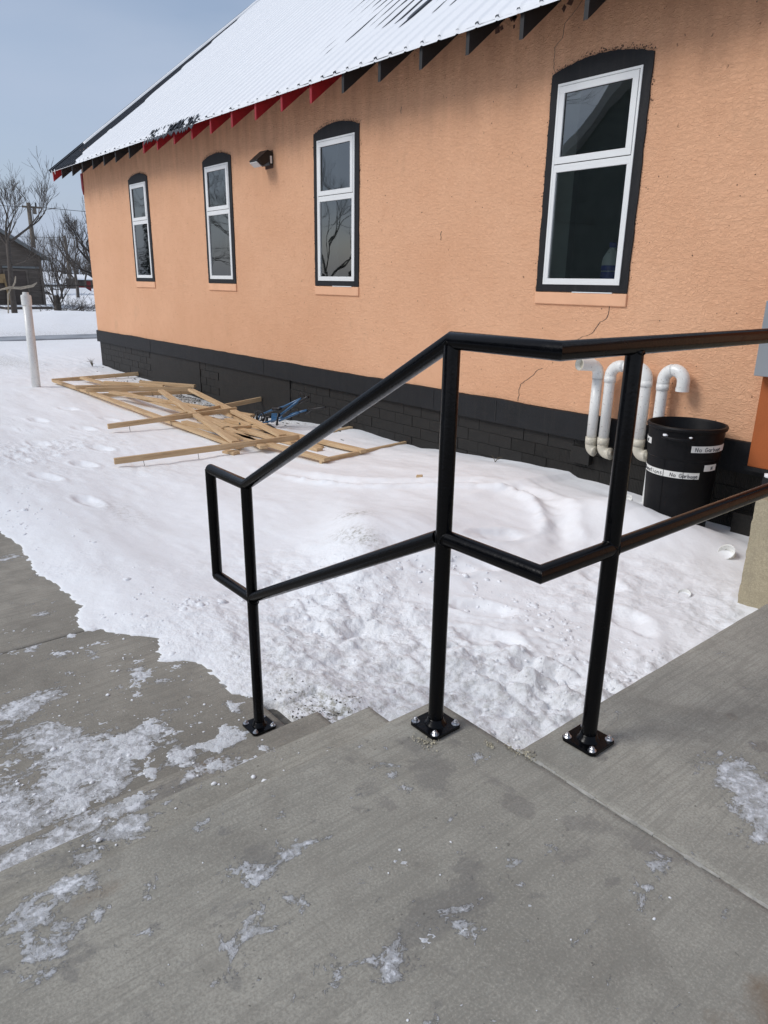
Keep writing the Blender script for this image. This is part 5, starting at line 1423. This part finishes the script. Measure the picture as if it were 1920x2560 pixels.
def house(loc, w, d, h, rise, mat, lab, name='house'):
    g = empty(name, loc, 0, lab, 'house' if name == 'house' else 'shed')
    m = MB(); m.prism([(0, 0, 0), (0, w, 0), (0, w, h), (0, 0, h)], (-d, 0, 0)); m.build('wall', M[mat], g)
    m = MB(); m.prism([(.4, -.3, h), (.4, w + .3, h), (-d / 2, w + .3, h + rise), (-d / 2, -.3, h + rise)], (0, 0, .12)); m.prism([(-d - .4, -.3, h), (-d - .4, w + .3, h), (-d / 2, w + .3, h + rise), (-d / 2, -.3, h + rise)], (0, 0, .12))
    m.build('roof', M['crumb'], g)
    m = MB(); m.box(.0, .05, -.3, w + .3, h - .12, h + .02); m.build('eave_board', M['fardark'], g)
    for k in range(max(1, int(w / 3))):
        m = MB(); m.box(.0, .05, 1 + k * 3, 1.9 + k * 3, .9, 1.8); m.build('window', M['fardark'], g)
house((-85, 21.0, -.7), 4.6, 6, 1.1, 1.2, 'farwall', 'pale low house with a snowy roof behind the shrub')
house((-90, 27.4, -.7), 2.4, 4, 1.6, .5, 'farred', 'dull red shed seen between the trees', 'shed')
house((-70, 20.0, -.7), 3.0, 4, .35, .5, 'fardark', 'low dark snow-covered shed behind the shrub', 'shed')
# stakes
for k, (x, y, h) in enumerate(((-48, 14.1, 1.0), (-48, 16.2, .9))):
    tag(MB().tube([(0, 0, 0), (0, 0, h)], .03, 6).build('fence_stake', M['wire'], None, False, (x, y, -.45)), ('thin dark stake in the snow right of the shrub', 'thin dark stake in the snow nearest the building corner')[k], 'stake')

# ------------------------------------------------------------------ things across the yard that the windows mirror
ho = empty('house', (-17.7, -11.0, -.6), 0, 'large dark gabled house across the yard, mirrored in the nearest window', 'house')
m = MB(); m.prism([(0, 0, 0), (11, 0, 0), (11, 0, 4.9), (5.5, 0, 9.5), (0, 0, 4.9)], (0, -7, 0)); m.build('wall', M['housegreen'], ho)
m = MB(); m.prism([(-.5, .4, 4.48), (5.5, .4, 9.5), (5.5, .4, 9.9), (-.5, .4, 4.88)], (0, -7.8, 0)); m.prism([(11.5, .4, 4.48), (5.5, .4, 9.5), (5.5, .4, 9.9), (11.5, .4, 4.88)], (0, -7.8, 0)); m.build('roof', M['farwall'], ho)
sh = empty('shed', (-30.5, -12.0, -.6), 0, 'low blue-roofed shed mirrored at the foot of the third window', 'shed')
m = MB(); m.prism([(0, 0, 0), (6, 0, 0), (6, 0, 2.2), (3, 0, 3.2), (0, 0, 2.2)], (0, -5, 0)); m.build('wall', M['fardark'], sh)
for k, (x, y, h_, l) in enumerate(((-19.8, -9.6, 4.0, 5), (-30.5, -10.5, 2.2, 5), (-41, -12.5, 3.4, 5), (-54, -12, 5.0, 5), (-46, -10.5, 3.0, 5))):
    labs = ['bare yard tree mirrored in the nearest window', 'spreading bare yard tree mirrored in the third window', 'bare yard tree mirrored in the second window', 'tall bare yard tree mirrored in the farthest window', 'bare yard tree mirrored between the two far windows']
    bare_tree((x, y, -.6), labs[k], 100 + k, [((0, 0, 0), (0, 0, 1), h_, .10, 0), ((0, 0, h_ - .1), (.8, .1, 1), 1.9, .055, 5), ((0, 0, h_ - .3), (-.8, 0, 1), 1.9, .055, 5), ((0, 0, h_ - .1), (.1, .4, 1), 1.8, .05, 5), ((0, 0, h_ - .6), (.9, .0, .5), 1.7, .07, 4)], 'bark_dark', minr=.005, spread=.62, up=.12, nchild=(2, 3), lenf=.80)

M['needle'] = simple('dark_needles', (.018, .028, .018), .9, .4, 6)
for k, (x, y, h, w) in enumerate(((-38.2, -12.5, 6.2, 1.9), (-51.5, -11.5, 8.5, 2.6), (-57.0, -14.0, 8.0, 2.5))):
    g = empty('conifer', (x, y, -.6), 0, ('dark evergreen mirrored in the right half of the second window', 'dark evergreen mirrored low in the farthest window', 'second dark evergreen mirrored beside the farthest window tree')[k], 'tree')
    MB().tube([(0, 0, 0), (0, 0, h * .9)], [.16, .03], 7).build('trunk', M['bark_dark'], g, True)
    m = MB(); rn = random.Random(60 + k)
    for i in range(2600):
        u = rn.random() ** .8; z = .4 + u * (h - .4); r_ = w * (1 - u) * (.35 + .65 * rn.random() ** .5) + .05; a = rn.uniform(0, 6.283)
        p = Vector((math.cos(a) * r_, math.sin(a) * r_, z - r_ * .25)); d = Vector((math.cos(a), math.sin(a), -.35)) * rn.uniform(.15, .4); q = Vector((-math.sin(a), math.cos(a), 0)) * rn.uniform(.06, .16)
        m.add([p, p + d + q, p + d * 1.3, p + d - q], [(0, 1, 2, 3)])
    m.build('crown', M['needle'], g, fix=False)
